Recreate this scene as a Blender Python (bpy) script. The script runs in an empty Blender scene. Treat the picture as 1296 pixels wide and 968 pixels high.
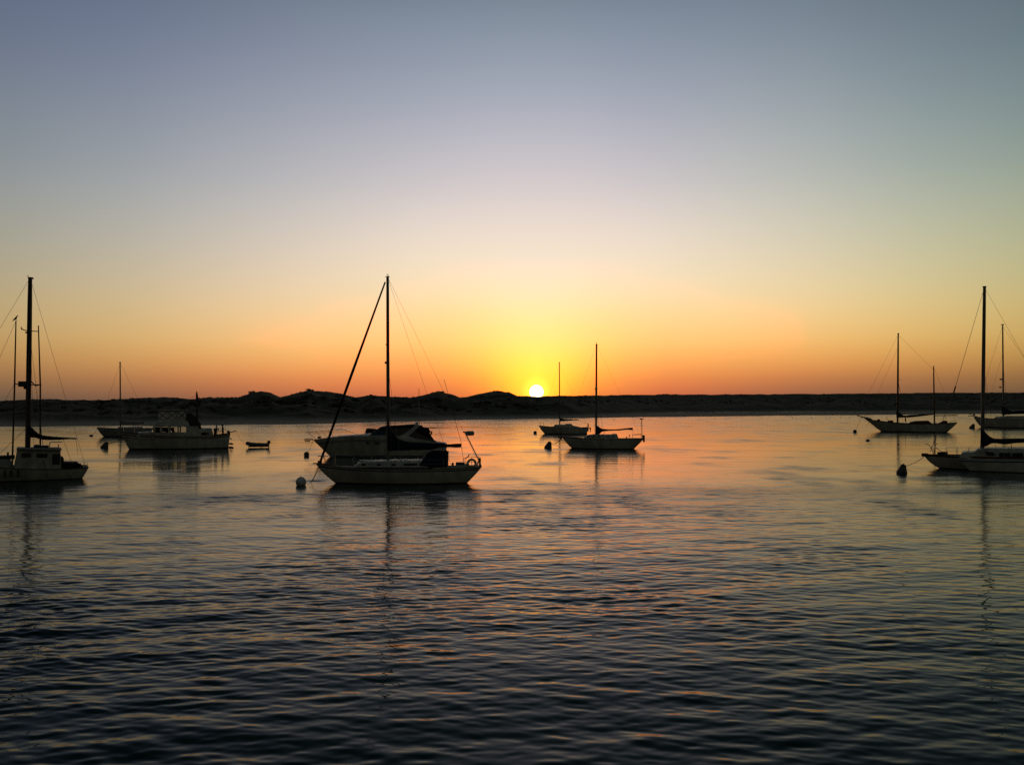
import bpy, math, random
import numpy as np
from mathutils import Vector, Matrix

random.seed(7)
rng = np.random.default_rng(7)
scene = bpy.context.scene
R = math.radians

# ------------------------------------------------------------------ camera
FPX, CXP, CYP, HZ, CH = 1100.0, 648.0, 484.0, 510.0, 5.06
PITCH = math.atan((HZ - CYP) / FPX)
CAM = Vector((0, 0, CH))
cd = bpy.data.cameras.new('camera')
cam = bpy.data.objects.new('camera', cd)
scene.collection.objects.link(cam)
cam.location = CAM
cam.rotation_euler = (R(90) + PITCH, 0, 0)
cd.sensor_width = 36.0
cd.sensor_fit = 'HORIZONTAL'
cd.lens = 36.0 * FPX / 1296.0
cd.clip_start = 0.1
cd.clip_end = 20000
scene.camera = cam
FW = Vector((0, math.cos(PITCH), math.sin(PITCH)))
UP = Vector((0, -math.sin(PITCH), math.cos(PITCH)))


def ray(px, py):
    return FW + Vector((1, 0, 0)) * ((px - CXP) / FPX) + UP * ((CYP - py) / FPX)


def on_water(px, py):
    d = ray(px, py)
    return CAM + d * (-CH / d.z)


def on_plane(px, py, Y):
    d = ray(px, py)
    return CAM + d * (Y / d.y)


# ------------------------------------------------------------------ world
SUN_DIR = ray(679, 496).normalized()
SUN_AZ = math.atan2(SUN_DIR.x, SUN_DIR.y)
SUN_EL = math.asin(SUN_DIR.z)
world = bpy.data.worlds.new('World')
scene.world = world
world.use_nodes = True
wn, wl_ = world.node_tree.nodes, world.node_tree.links
wn.clear()


def s2l(c):
    c = np.asarray(c, float) / 255.0
    return np.where(c <= 0.04045, c / 12.92, ((c + 0.055) / 1.055) ** 2.4)


# sky colours seen in each compass direction: {column: [(row, r, g, b)...]}
SKY = {
    76: [(5, 102, 112, 138), (123, 126, 136, 150), (243, 155, 160, 160), (333, 182, 172, 148), (403, 200, 172, 120),
         (443, 198, 154, 92), (473, 172, 121, 76), (499, 122, 92, 70), (512, 100, 80, 66)],
    406: [(5, 118, 130, 148), (123, 152, 158, 174), (243, 196, 192, 192), (333, 230, 212, 190), (403, 248, 211, 154),
          (443, 250, 193, 112), (473, 237, 150, 84), (495, 200, 113, 74), (512, 160, 96, 70)],
    560: [(5, 123, 136, 153), (123, 160, 167, 182), (205, 196, 191, 198), (263, 221, 210, 205), (325, 244, 225, 202),
          (363, 249, 229, 188), (433, 252, 212, 120), (463, 250, 176, 86), (478, 246, 152, 76), (495, 226, 122, 72), (512, 180, 96, 66)],
    616: [(5, 124, 137, 154), (123, 163, 170, 184), (205, 200, 194, 201), (263, 225, 212, 206), (325, 247, 227, 205),
          (363, 250, 232, 192), (433, 252, 226, 122), (463, 254, 205, 84), (475, 254, 186, 72), (489, 254, 162, 66), (512, 225, 120, 60)],
    646: [(5, 125, 138, 154), (123, 164, 171, 185), (205, 201, 195, 202), (263, 226, 213, 206), (325, 248, 228, 206),
          (363, 250, 234, 197), (433, 252, 234, 126), (463, 254, 230, 85), (475, 255, 220, 70), (489, 255, 205, 62), (512, 250, 160, 55)],
    680: [(5, 125, 138, 154), (123, 164, 171, 185), (205, 201, 195, 202), (263, 226, 213, 206), (325, 248, 228, 206),
          (363, 250, 234, 198), (433, 252, 238, 130), (463, 254, 242, 88), (483, 255, 246, 68), (512, 255, 240, 70)],
    966: [(5, 119, 132, 148), (123, 154, 163, 172), (243, 197, 196, 188), (333, 231, 215, 185), (403, 248, 213, 148),
          (443, 249, 185, 100), (473, 222, 138, 76), (493, 172, 106, 74), (512, 140, 90, 68)],
    1286: [(5, 102, 117, 128), (123, 124, 142, 146), (243, 162, 171, 152), (333, 190, 184, 140), (403, 207, 178, 112),
           (443, 196, 152, 80), (473, 156, 110, 66), (493, 114, 88, 64), (512, 96, 78, 60)],
}
for a, b in ((714, 646), (744, 616), (800, 560)):
    SKY[a] = SKY[b]
EL_GRID = np.array([0, .3, .6, 1, 1.5, 2, 2.6, 3.3, 4, 5, 6, 7, 8.2, 9.5, 11, 12.5, 14, 16, 18, 20, 22, 24, 26, 30, 36, 44, 56, 70, 90.0])
ZEN = (36, 56, 66)


def column(px):
    rows = SKY[px]
    els, cols = [], []
    for (y, r, g, b) in rows:
        d = ray(px, y).normalized()
        els.append(math.degrees(math.asin(d.z)))
        cols.append((r, g, b))
    els, cols = np.array(els)[::-1], np.array(cols, float)[::-1]
    top = cols[-1]
    els = np.concatenate([els, [36, 50, 90]])
    cols = np.vstack([cols, top * (.46, .56, .53), top * (.32, .42, .4), ZEN])
    out = np.stack([np.interp(EL_GRID, els, cols[:, k]) for k in range(3)], 1)
    # soften the piecewise-linear knots
    for _ in range(2):
        o2 = out.copy()
        o2[1:-1] = .25 * out[:-2] + .5 * out[1:-1] + .25 * out[2:]
        out = o2
    return out


cols = {}
for px in SKY:
    az = math.degrees(math.atan2((px - CXP), FPX))
    cols[az] = column(px)
azs = sorted(cols)
left, right = cols[azs[0]], cols[azs[-1]]
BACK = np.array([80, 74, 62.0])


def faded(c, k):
    # away from the sunset it fades to BACK, unseen sky toned to light hulls
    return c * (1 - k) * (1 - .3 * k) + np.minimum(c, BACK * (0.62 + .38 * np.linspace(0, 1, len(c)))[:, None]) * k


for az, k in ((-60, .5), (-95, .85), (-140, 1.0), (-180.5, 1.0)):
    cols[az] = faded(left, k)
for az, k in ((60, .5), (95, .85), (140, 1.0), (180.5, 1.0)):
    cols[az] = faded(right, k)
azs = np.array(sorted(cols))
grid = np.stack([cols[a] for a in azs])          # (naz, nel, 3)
# resample in azimuth with a smooth curve
fine_az = np.array([-180.5, -140, -95, -60, -40, -30, -24, -18, -13, -9, -6.5, -4.5, -3, -1.8, -.6, .5, 1.6, 2.8, 4, 5.5, 7.5, 10, 14, 19, 25, 31, 42, 60, 95, 140, 180.5])


def smooth_interp(x, xp, fp):
    m = np.gradient(fp, xp, axis=0)
    out = []
    for v in x:
        i = min(max(np.searchsorted(xp, v) - 1, 0), len(xp) - 2)
        h = xp[i + 1] - xp[i]
        t = (v - xp[i]) / h
        a, b = fp[i], fp[i + 1]
        o = (2 * t**3 - 3 * t**2 + 1) * a + (t**3 - 2 * t**2 + t) * h * m[i] + (-2 * t**3 + 3 * t**2) * b + (t**3 - t**2) * h * m[i + 1]
        lo, hi = np.minimum(a, b), np.maximum(a, b)
        out.append(np.clip(o, lo, hi))
    return np.array(out)


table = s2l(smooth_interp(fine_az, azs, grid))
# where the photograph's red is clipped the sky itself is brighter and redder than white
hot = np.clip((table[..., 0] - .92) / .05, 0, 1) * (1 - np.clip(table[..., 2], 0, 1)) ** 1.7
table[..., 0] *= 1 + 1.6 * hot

tc = wn.new('ShaderNodeTexCoord')
sep = wn.new('ShaderNodeSeparateXYZ')
nrm = wn.new('ShaderNodeVectorMath'); nrm.operation = 'NORMALIZE'
wl_.new(tc.outputs['Generated'], nrm.inputs[0])
wl_.new(nrm.outputs[0], sep.inputs[0])


def wmath(op, a, b=None, clamp=False):
    n = wn.new('ShaderNodeMath'); n.operation = op; n.use_clamp = clamp
    for i, v in enumerate((a, b)):
        if v is None:
            continue
        if isinstance(v, (int, float)):
            n.inputs[i].default_value = v
        else:
            wl_.new(v, n.inputs[i])
    return n.outputs[0]


el = wmath('ARCSINE', sep.outputs['Z'])
elp = wmath('MAXIMUM', wmath('DIVIDE', el, math.pi / 2), 0.0)
fac = wmath('POWER', elp, 0.5)
az = wmath('MULTIPLY', wmath('ARCTAN2', sep.outputs['X'], sep.outputs['Y']), 180 / math.pi)
prev = None
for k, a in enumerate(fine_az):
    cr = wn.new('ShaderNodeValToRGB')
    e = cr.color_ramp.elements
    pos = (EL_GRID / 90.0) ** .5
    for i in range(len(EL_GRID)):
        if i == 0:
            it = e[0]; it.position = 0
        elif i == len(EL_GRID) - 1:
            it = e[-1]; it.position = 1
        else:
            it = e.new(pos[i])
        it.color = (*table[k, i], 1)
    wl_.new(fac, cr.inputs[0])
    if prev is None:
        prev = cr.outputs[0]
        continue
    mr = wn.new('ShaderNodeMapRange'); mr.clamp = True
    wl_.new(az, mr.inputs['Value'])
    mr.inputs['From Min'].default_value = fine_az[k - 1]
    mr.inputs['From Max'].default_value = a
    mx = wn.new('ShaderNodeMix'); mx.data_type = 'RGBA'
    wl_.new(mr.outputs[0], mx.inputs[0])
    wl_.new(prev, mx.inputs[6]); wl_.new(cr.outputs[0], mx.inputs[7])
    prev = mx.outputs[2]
# sun disc, drawn wider than the real one: camera bloom painted into its size
dot = wn.new('ShaderNodeVectorMath'); dot.operation = 'DOT_PRODUCT'
wl_.new(nrm.outputs[0], dot.inputs[0]); dot.inputs[1].default_value = SUN_DIR
ang = wmath('MULTIPLY', wmath('ARCCOSINE', wmath('MINIMUM', dot.outputs['Value'], 1.0)), 180 / math.pi)
disc = wn.new('ShaderNodeMapRange'); disc.interpolation_type = 'SMOOTHSTEP'
wl_.new(ang, disc.inputs['Value'])
disc.inputs['From Min'].default_value = .49; disc.inputs['From Max'].default_value = .40
halo = wn.new('ShaderNodeMapRange'); halo.interpolation_type = 'SMOOTHERSTEP'
wl_.new(ang, halo.inputs['Value'])
halo.inputs['From Min'].default_value = 1.25; halo.inputs['From Max'].default_value = .35
add1 = wn.new('ShaderNodeMix'); add1.data_type = 'RGBA'; add1.blend_type = 'ADD'
wl_.new(halo.outputs[0], add1.inputs[0]); wl_.new(prev, add1.inputs[6]); add1.inputs[7].default_value = (.35, .22, .03, 1)
add2 = wn.new('ShaderNodeMix'); add2.data_type = 'RGBA'; add2.blend_type = 'ADD'
wl_.new(disc.outputs[0], add2.inputs[0]); wl_.new(add1.outputs[2], add2.inputs[6]); add2.inputs[7].default_value = (5, 4.4, 3.2, 1)
# the daylight sky model, turned far down at sunset
nish = wn.new('ShaderNodeTexSky'); nish.sky_type = 'NISHITA'; nish.sun_disc = False
nish.sun_elevation = SUN_EL; nish.sun_rotation = SUN_AZ
bg1 = wn.new('ShaderNodeBackground'); bg1.inputs['Strength'].default_value = 1.0
bg2 = wn.new('ShaderNodeBackground'); bg2.inputs['Strength'].default_value = 0.004
ash = wn.new('ShaderNodeAddShader'); wo = wn.new('ShaderNodeOutputWorld')
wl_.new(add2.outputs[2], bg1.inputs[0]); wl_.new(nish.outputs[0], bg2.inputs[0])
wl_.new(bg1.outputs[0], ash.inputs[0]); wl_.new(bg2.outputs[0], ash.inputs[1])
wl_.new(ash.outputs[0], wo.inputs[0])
try:
    world.cycles.sampling_method = 'MANUAL'; world.cycles.sample_map_resolution = 1024
except Exception:
    pass

# ------------------------------------------------------------------ sun
sd = bpy.data.lights.new('sun', 'SUN')
sun = bpy.data.objects.new('sun', sd)
scene.collection.objects.link(sun)
sd.energy = 0.1
sd.angle = R(.5)
sd.color = (1, .62, .3)
sun.rotation_euler = (-SUN_DIR).to_track_quat('-Z', 'Y').to_euler()
sun.location = (0, 300, 60)

scene.view_settings.view_transform = 'Standard'
scene.view_settings.look = 'None'
scene.view_settings.exposure = 0.0
scene.view_settings.gamma = 1.0
scene.view_settings.use_curve_mapping = False
scene.cycles.max_bounces = 6
scene.cycles.glossy_bounces = 4
scene.cycles.caustics_reflective = False
scene.cycles.caustics_refractive = False
scene.cycles.use_denoising = False

# ------------------------------------------------------------------ materials


def new_mat(name):
    m = bpy.data.materials.new(name)
    m.use_nodes = True
    nt = m.node_tree
    return m, nt, nt.nodes['Principled BSDF']


def mat(name, col, rough=.5, metal=0, var=.25, scale=6.0, spec=.5, bump=0.0):
    """base colour broken up by two noises (weathering) + light roughness change"""
    m, nt, p = new_mat(name)
    n = nt.nodes
    t = n.new('ShaderNodeTexCoord')
    n1 = n.new('ShaderNodeTexNoise'); n1.inputs['Scale'].default_value = scale; n1.inputs['Detail'].default_value = 6
    nt.links.new(t.outputs['Object'], n1.inputs['Vector'])
    mp = n.new('ShaderNodeMapping'); mp.inputs['Scale'].default_value = (1.2, 1.2, .25)
    nt.links.new(t.outputs['Object'], mp.inputs['Vector'])
    n2 = n.new('ShaderNodeTexNoise'); n2.inputs['Scale'].default_value = scale * .6; n2.inputs['Detail'].default_value = 3
    nt.links.new(mp.outputs[0], n2.inputs['Vector'])
    ma = n.new('ShaderNodeMath'); ma.operation = 'MULTIPLY'
    nt.links.new(n1.outputs[0], ma.inputs[0]); nt.links.new(n2.outputs[0], ma.inputs[1])
    r = n.new('ShaderNodeMapRange')
    nt.links.new(ma.outputs[0], r.inputs['Value'])
    r.inputs['From Min'].default_value = .12; r.inputs['From Max'].default_value = .4
    mx = n.new('ShaderNodeMix'); mx.data_type = 'RGBA'
    nt.links.new(r.outputs[0], mx.inputs[0])
    mx.inputs[6].default_value = (*[c * (1 - var) for c in col], 1)
    mx.inputs[7].default_value = (*[min(1, c * (1 + var * .4)) for c in col], 1)
    nt.links.new(mx.outputs[2], p.inputs['Base Color'])
    p.inputs['Roughness'].default_value = rough
    p.inputs['Metallic'].default_value = metal
    p.inputs['Specular IOR Level'].default_value = spec
    if bump:
        b = n.new('ShaderNodeBump'); b.inputs['Strength'].default_value = bump; b.inputs['Distance'].default_value = .05
        nt.links.new(n1.outputs[0], b.inputs['Height']); nt.links.new(b.outputs[0], p.inputs['Normal'])
    return m


M = {}
M['gelcoat'] = mat('weathered white gelcoat', (.52, .51, .465), .5, var=.35, scale=1.5, spec=.2)
M['offwhite'] = mat('off white paint', (.4, .385, .345), .55, var=.4, scale=2, spec=.2)
M['grey_hull'] = mat('dull grey hull paint', (.3, .3, .3), .45, var=.3, scale=1.5)
M['deck'] = mat('grey deck paint', (.3, .29, .26), .8, var=.35, scale=4, spec=.15)
M['stripe'] = mat('navy sheer stripe', (.02, .025, .045), .4)
M['boot'] = mat('dark antifouling', (.02, .018, .018), .8, var=.4)
M['alu'] = mat('anodised spar', (.16, .15, .14), .6, 0, spec=.15, var=.2, scale=3)
M['spar_dark'] = mat('weathered dark spar', (.07, .055, .045), .75, var=.3, spec=.1)
M['wood'] = mat('varnished wood', (.12, .055, .025), .6, var=.4, scale=8, spec=.15)
M['steel'] = mat('stainless tube', (.45, .45, .45), .25, 1, var=.1)
M['wire'] = mat('rigging wire', (.16, .15, .14), .5, .3, var=.1)
M['canvas'] = mat('navy canvas', (.016, .02, .036), .9, var=.4, scale=3, spec=.2, bump=.4)
M['canvas_black'] = mat('black canvas', (.012, .012, .013), .9, var=.4, scale=3, spec=.2, bump=.4)
M['canvas_pale'] = mat('sun bleached canvas', (.25, .23, .2), .9, var=.3, scale=3, spec=.2, bump=.4)
M['glass_dark'] = mat('tinted window', (.012, .013, .015), .12, var=.1)
M['rope'] = mat('mooring rope', (.12, .1, .075), .9, var=.3)
M['black'] = mat('black plastic', (.018, .018, .02), .5, var=.3)
M['rubber'] = mat('grey rubber tube', (.09, .09, .095), .6, var=.3)
M['buoy_white'] = mat('scuffed white buoy', (.6, .6, .64), .5, var=.45, scale=5)
M['buoy_dark'] = mat('weathered dark buoy', (.09, .075, .07), .7, var=.5, scale=5)
M['buoy_red'] = mat('faded red buoy', (.13, .04, .03), .6, var=.5, scale=5)
M['ring'] = mat('life ring foam', (.5, .47, .42), .7, var=.2)
M['feather'] = mat('dark feathers', (.035, .033, .032), .8, var=.4, scale=30)
M['cloth'] = mat('dark clothing', (.02, .02, .025), .9, var=.4, scale=10)
M['skin'] = mat('skin', (.3, .18, .13), .6, var=.1)
M['hair'] = mat('dark hair', (.015, .011, .008), .7, var=.3)
M['vinyl'] = mat('vinyl window with painted sky sheen', (.8, .76, .72), .3, var=.35, scale=5)  # near-white colour stands in for sky light caught by the vinyl
M['canvas_grey'] = mat('faded grey canvas', (.07, .064, .054), .9, var=.4, scale=3, spec=.1)
M['orange'] = mat('faded orange cover', (.35, .1, .04), .8, var=.3)


def clear_glass():
    m, nt, p = new_mat('clear window glass')
    n = nt.nodes
    tr = n.new('ShaderNodeBsdfTransparent'); tr.inputs[0].default_value = (.78, .8, .78, 1)
    gl = n.new('ShaderNodeBsdfGlossy'); gl.inputs['Roughness'].default_value = .05
    fr = n.new('ShaderNodeFresnel'); fr.inputs[0].default_value = 1.45
    no = n.new('ShaderNodeTexNoise'); no.inputs['Scale'].default_value = 3
    ad = n.new('ShaderNodeMath'); ad.operation = 'MULTIPLY'
    nt.links.new(no.outputs[0], ad.inputs[0]); nt.links.new(fr.outputs[0], ad.inputs[1])
    mx = n.new('ShaderNodeMixShader')
    nt.links.new(ad.outputs[0], mx.inputs[0]); nt.links.new(tr.outputs[0], mx.inputs[1]); nt.links.new(gl.outputs[0], mx.inputs[2])
    nt.links.new(mx.outputs[0], n['Material Output'].inputs[0])
    return m


M['glass'] = clear_glass()

# ------------------------------------------------------------------ mesh helpers


def link(o):
    scene.collection.objects.link(o)
    return o


def tag(o, label=None, cat=None, group=None, kind=None):
    for k, v in (('label', label), ('category', cat), ('group', group), ('kind', kind)):
        if v:
            o[k] = v
    return o


class MB:
    def __init__(self):
        self.v, self.f, self.m = [], [], []

    def add(self, verts, faces, mi=0):
        o = len(self.v)
        self.v += [tuple(x) for x in verts]
        self.f += [tuple(i + o for i in f) for f in faces]
        self.m += list(mi) if isinstance(mi, (list, tuple)) else [mi] * len(faces)
        return self

    def loft(self, rings, closed=True, caps=True, mi=0):
        n = len(rings[0]); vs = [p for r in rings for p in r]; fs = []
        for i in range(len(rings) - 1):
            for j in range(n if closed else n - 1):
                k = (j + 1) % n
                fs.append((i * n + j, i * n + k, (i + 1) * n + k, (i + 1) * n + j))
        if caps:
            fs.append(tuple(range(n - 1, -1, -1)))
            b = (len(rings) - 1) * n
            fs.append(tuple(range(b, b + n)))
        return self.add(vs, fs, mi)

    def tube(self, pts, r, n=8, mi=0):
        pts = [Vector(p) for p in pts]
        rr = r if isinstance(r, (list, tuple)) else [r] * len(pts)
        rings = []
        up = None
        for i, p in enumerate(pts):
            d = (pts[min(i + 1, len(pts) - 1)] - pts[max(i - 1, 0)]).normalized()
            if up is None:
                up = Vector((0, 1, 0)) if abs(d.y) < .9 else Vector((1, 0, 0))
            a = d.cross(up).normalized(); b = d.cross(a).normalized()
            up = -b if False else up
            rings.append([p + (a * math.cos(t) + b * math.sin(t)) * rr[i] for t in [2 * math.pi * k / n for k in range(n)]])
        return self.loft(rings, mi=mi)

    def box(self, c, s, rz=0, ry=0, bev=.02, mi=0):
        """box with chamfered edges"""
        hx, hy, hz = s[0] / 2, s[1] / 2, s[2] / 2
        b = min(bev, hx * .45, hy * .45, hz * .45)
        mtx = Matrix.Rotation(rz, 3, 'Z') @ Matrix.Rotation(ry, 3, 'Y')

        def ring(z, i):
            x, y = hx - i, hy - i
            q = b if i == 0 else b * .5
            return [(x, -y + q, z), (x, y - q, z), (x - q, y, z), (-x + q, y, z), (-x, y - q, z), (-x, -y + q, z), (-x + q, -y, z), (x - q, -y, z)]
        rings = [ring(-hz, b), ring(-hz + b, 0), ring(hz - b, 0), ring(hz, b)]
        rings = [[Vector(c) + mtx @ Vector(p) for p in r_] for r_ in rings]
        return self.loft(rings, mi=mi)

    def prism(self, poly, y0, y1, inset=.0, mi=0, bev=.03):
        """polygon in x,z pulled through y, the two ends chamfered; inset narrows the top side"""
        poly = [Vector((p[0], 0, p[-1])) for p in poly]
        c = sum(poly, Vector()) / len(poly)
        zmin = min(p.z for p in poly); zmax = max(p.z for p in poly)

        def ring(y, k, side):
            out = []
            for p in poly:
                q = c + (p - c) * k
                t = (p.z - zmin) / max(1e-6, zmax - zmin)
                out.append(Vector((q.x, y + side * inset * t, q.z)))
            return out
        h = max(zmax - zmin, .01)
        k = 1 - min(.25, bev / h * 1.6)
        rings = [ring(y0, k, 1), ring(y0 + bev, 1, 1), ring(y1 - bev, 1, -1), ring(y1, k, -1)]
        return self.loft(rings, mi=mi)

    def ball(self, c, r, n=14, mi=0, squash=None):
        c = Vector(c)
        sx, sy, sz = squash or (1, 1, 1)
        rings = []
        for i in range(1, n // 2 + 1):
            t = math.pi * i / (n // 2 + 1)
            rings.append([c + Vector((r * sx * math.sin(t) * math.cos(a), r * sy * math.sin(t) * math.sin(a), r * sz * math.cos(t)))
                          for a in [2 * math.pi * k / n for k in range(n)]])
        return self.loft(rings, mi=mi)

    def torus(self, c, rad, r, axis='Y', n=20, k=8, mi=0):
        c = Vector(c); rings = []
        for i in range(n + 1):
            a = 2 * math.pi * i / n
            rg = []
            for j in range(k):
                b = 2 * math.pi * j / k
                w = rad + r * math.cos(b)
                p = Vector((w * math.cos(a), r * math.sin(b), w * math.sin(a)))
                if axis == 'Z':
                    p = Vector((p.x, p.z, p.y))
                rg.append(c + p)
            rings.append(rg)
        return self.loft(rings, caps=False, mi=mi)

    def build(self, name, mats, parent=None, smooth=False):
        me = bpy.data.meshes.new(name)
        me.from_pydata(self.v, [], self.f)
        for m in (mats if isinstance(mats, (list, tuple)) else [mats]):
            me.materials.append(M[m] if isinstance(m, str) else m)
        me.polygons.foreach_set('material_index', self.m)
        if smooth:
            me.polygons.foreach_set('use_smooth', [True] * len(me.polygons))
        me.update()
        import bmesh
        bm = bmesh.new(); bm.from_mesh(me)
        bmesh.ops.recalc_face_normals(bm, faces=bm.faces); bm.to_mesh(me); bm.free()
        if smooth and hasattr(me, 'set_sharp_from_angle'):
            me.set_sharp_from_angle(angle=R(38))
        o = link(bpy.data.objects.new(name, me))
        if parent is not None:
            o.parent = parent
        return o


def curve_pts(ctrl, n):
    """smooth curve through 2d control points (x increasing)"""
    c = np.array(ctrl, float)
    x = np.linspace(c[0, 0], c[-1, 0], n)
    m = np.gradient(c[:, 1], c[:, 0]) if len(c) > 2 else np.full(len(c), (c[-1, 1] - c[0, 1]) / (c[-1, 0] - c[0, 0]))
    out = []
    for v in x:
        i = min(max(np.searchsorted(c[:, 0], v) - 1, 0), len(c) - 2)
        h = c[i + 1, 0] - c[i, 0]; t = (v - c[i, 0]) / h
        a, b = c[i, 1], c[i + 1, 1]
        out.append((2 * t**3 - 3 * t**2 + 1) * a + (t**3 - 2 * t**2 + t) * h * m[i] + (-2 * t**3 + 3 * t**2) * b + (t**3 - t**2) * h * m[i + 1])
    return x, np.array(out)


# ------------------------------------------------------------------ boats


class Boat:
    """px0, ywl: where its near waterline sits; all later points are given as seen and land on planes at a real depth"""

    def __init__(self, name, px0, ywl, beam, label, cat, group=None):
        w = on_water(px0, ywl)
        self.beam = beam
        az = math.atan2(w.x, w.y)
        self.ex, self.ey = Vector((math.cos(az), -math.sin(az), 0)), Vector((math.sin(az), math.cos(az), 0))
        self.o = Vector((w.x, w.y, 0)) + self.ey * beam * .42
        self.root = link(bpy.data.objects.new(name, None))
        self.root.location = self.o
        self.root.rotation_euler = (0, 0, -az)          # all lie to the tide, nearly broadside on
        self.az = az
        self.root.empty_display_size = .5
        tag(self.root, label, cat, group)
        self.s = self.o.y / FPX

    def p(self, px, py, y=0.0):
        d = ray(px, py)
        t = (self.o + self.ey * y - CAM).dot(self.ey) / d.dot(self.ey)
        w = CAM + d * t - self.o
        return Vector((w.dot(self.ex), w.dot(self.ey), w.z))

    def world(self, v):
        return self.o + self.ex * v.x + self.ey * v.y + Vector((0, 0, v.z))

    def hull(self, bow, stem, sheer, stern, stern_wl, transom=.6, fullest=.55, mats=('gelcoat', 'boot', 'stripe'), stripe=(1, 2), name='hull', yc=0.0, beam=None, bowpow=.85, stemcurve=1.3, boot=True):
        B = (beam or self.beam) / 2
        nu = 34
        us = np.linspace(0, 1, nu) ** 1.15

        def hb(u):
            if u < fullest:
                return B * math.sin(math.pi / 2 * (u / fullest)) ** bowpow
            return B * (1 - (1 - transom) * ((u - fullest) / (1 - fullest)) ** 2)
        # sheer curve, each control point read at the side nearest the camera
        ctrl = []
        allp = [bow] + list(sheer) + [stern]
        x0, x1 = bow[0], stern[0]
        for (px, py) in allp:
            u = (px - x0) / (x1 - x0)
            q = self.p(px, py, yc - hb(u))
            ctrl.append((q.x, q.z))
        X0, X1 = ctrl[0][0], ctrl[-1][0]
        cx, cz = curve_pts(ctrl, 80)
        xs_wl = self.p(stem, HZ + 40, 0).x
        xe_wl = self.p(stern_wl, HZ + 40, yc - hb(1) * .8).x
        vs = [0, .05, .1, .17, .3, .45, .6, .74, .86, .93, 1.0]
        rows = len(vs) + 2
        port, stbd = [], []
        for u in us:
            lp, ls = [], []
            for r in range(rows):
                if r < len(vs):
                    v = vs[r]; under = 0
                else:
                    v = 1.0; under = .22 * (r - len(vs) + 1)
                xb = X0 + (xs_wl - X0) * v ** stemcurve + under * .8
                xe = X1 + (xe_wl - X1) * v ** 1.1 - under * .8
                x = xb + (xe - xb) * u
                xs = X0 + (X1 - X0) * u
                zs = float(np.interp(xs, cx, cz))
                z = zs * (1 - v) - under
                y = hb(u) * (1 - .10 * v * v - .30 * v * (1 - u) ** 2)
                if under:
                    y *= (.78 if under < .3 else .4)
                lp.append((x, yc - y, z)); ls.append((x, yc + y, z))
            port.append(lp); stbd.append(ls)
        mb = MB()
        nr = rows
        for side in (port, stbd):
            vsl = [p for l in side for p in l]
            fs, ms = [], []
            for i in range(nu - 1):
                for r in range(nr - 1):
                    fs.append((i * nr + r, (i + 1) * nr + r, (i + 1) * nr + r + 1, i * nr + r + 1))
                    k = 0
                    if boot and r >= len(vs) - 2:
                        k = 1
                    if stripe and stripe[0] <= r < stripe[1]:
                        k = 2
                    ms.append(k)
            mb.add(vsl, fs, ms)
        tr = [p for p in port[-1]] + [p for p in reversed(stbd[-1])]
        mb.add(tr, [tuple(range(len(tr)))], 0)
        bt = [l[-1] for l in port] + [l[-1] for l in reversed(stbd)]
        nb = len(port)
        mb.add(bt, [(i, i + 1, 2 * nb - 2 - i, 2 * nb - 1 - i) for i in range(nb - 1)], 1)
        h = mb.build(name, mats, self.root, smooth=True)
        self.port = [Vector(l[0]) for l in port]; self.stbd = [Vector(l[0]) for l in stbd]
        return h

    def deck(self, mats='deck', drop=.05, name='deck'):
        mb = MB(); rings = []
        for a, b in zip(self.port, self.stbd):
            w = (b.y - a.y)
            rings.append([Vector((a.x, a.y + w * .02, a.z - drop)), Vector((a.x, a.y + w * .25, a.z - drop + w * .02)), Vector((a.x, (a.y + b.y) / 2, a.z - drop + w * .03)),
                          Vector((b.x, b.y - w * .25, b.z - drop + w * .02)), Vector((b.x, b.y - w * .02, b.z - drop))])
        mb.loft(rings, closed=False, caps=False)
        return mb.build(name, mats, self.root, smooth=True)

    def rail(self, r=.03, mats='wood', name='toe_rail'):
        mb = MB()
        mb.tube(self.port + [], r, 6); mb.tube(self.stbd, r, 6)
        return mb.build(name, mats, self.root, smooth=True)

    def lifelines(self, px_list, h=.6, name='lifelines', r=.009):
        mb = MB()
        for side in (self.port, self.stbd):
            xs = [q.x for q in side]
            tops = []
            for px in px_list:
                x = self.p(px, HZ + 40).x
                z = float(np.interp(x, xs, [q.z for q in side])); y = float(np.interp(x, xs, [q.y for q in side])) * .94
                mb.tube([(x, y, z - .03), (x, y, z + h)], .013, 6)
                tops.append(Vector((x, y, z + h)))
            if len(tops) > 1:
                mb.tube(tops, r, 5)
                mb.tube([t - Vector((0, 0, h * .48)) for t in tops], r, 5)
        return mb.build(name, 'steel', self.root, smooth=True)

    def pulpit(self, px_bow, py_top, px_aft, r=.016, name='bow_rail'):
        """bent tube rail round the bow"""
        mb = MB()
        top = self.p(px_bow, py_top)
        xs = [q.x for q in self.port]
        xa = self.p(px_aft, HZ + 40).x
        za = float(np.interp(xa, xs, [q.z for q in self.port])); ya = float(np.interp(xa, xs, [q.y for q in self.port])) * .94
        zb = self.port[0].z
        pts = [(xa, ya, za), (xa, ya, za + .58), (top.x + (xa - top.x) * .4, ya * .62, top.z - .02), (top.x, ya * .15, top.z)]
        pts += [(x, -y, z) for (x, y, z) in reversed(pts)]
        mb.tube(pts, r, 6)
        for s in (-1, 1):
            xm = top.x + (xa - top.x) * .35
            mb.tube([(xm + .15, s * ya * -.45, zb), (xm, s * ya * -.6, top.z - .02)], r, 6)
        return mb.build(name, 'steel', self.root, smooth=True)

    def mast(self, base, top, r=.09, r2=None, mats='alu', name='mast', y=0, n=10):
        mb = MB()
        a, b = self.p(*base, y), self.p(*top, y)
        mb.tube([a, a.lerp(b, .5), a.lerp(b, .85), b], [r, r, (r + (r2 or r * .75)) / 2, r2 or r * .75], n)
        return mb.build(name, mats, self.root, smooth=True)

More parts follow.
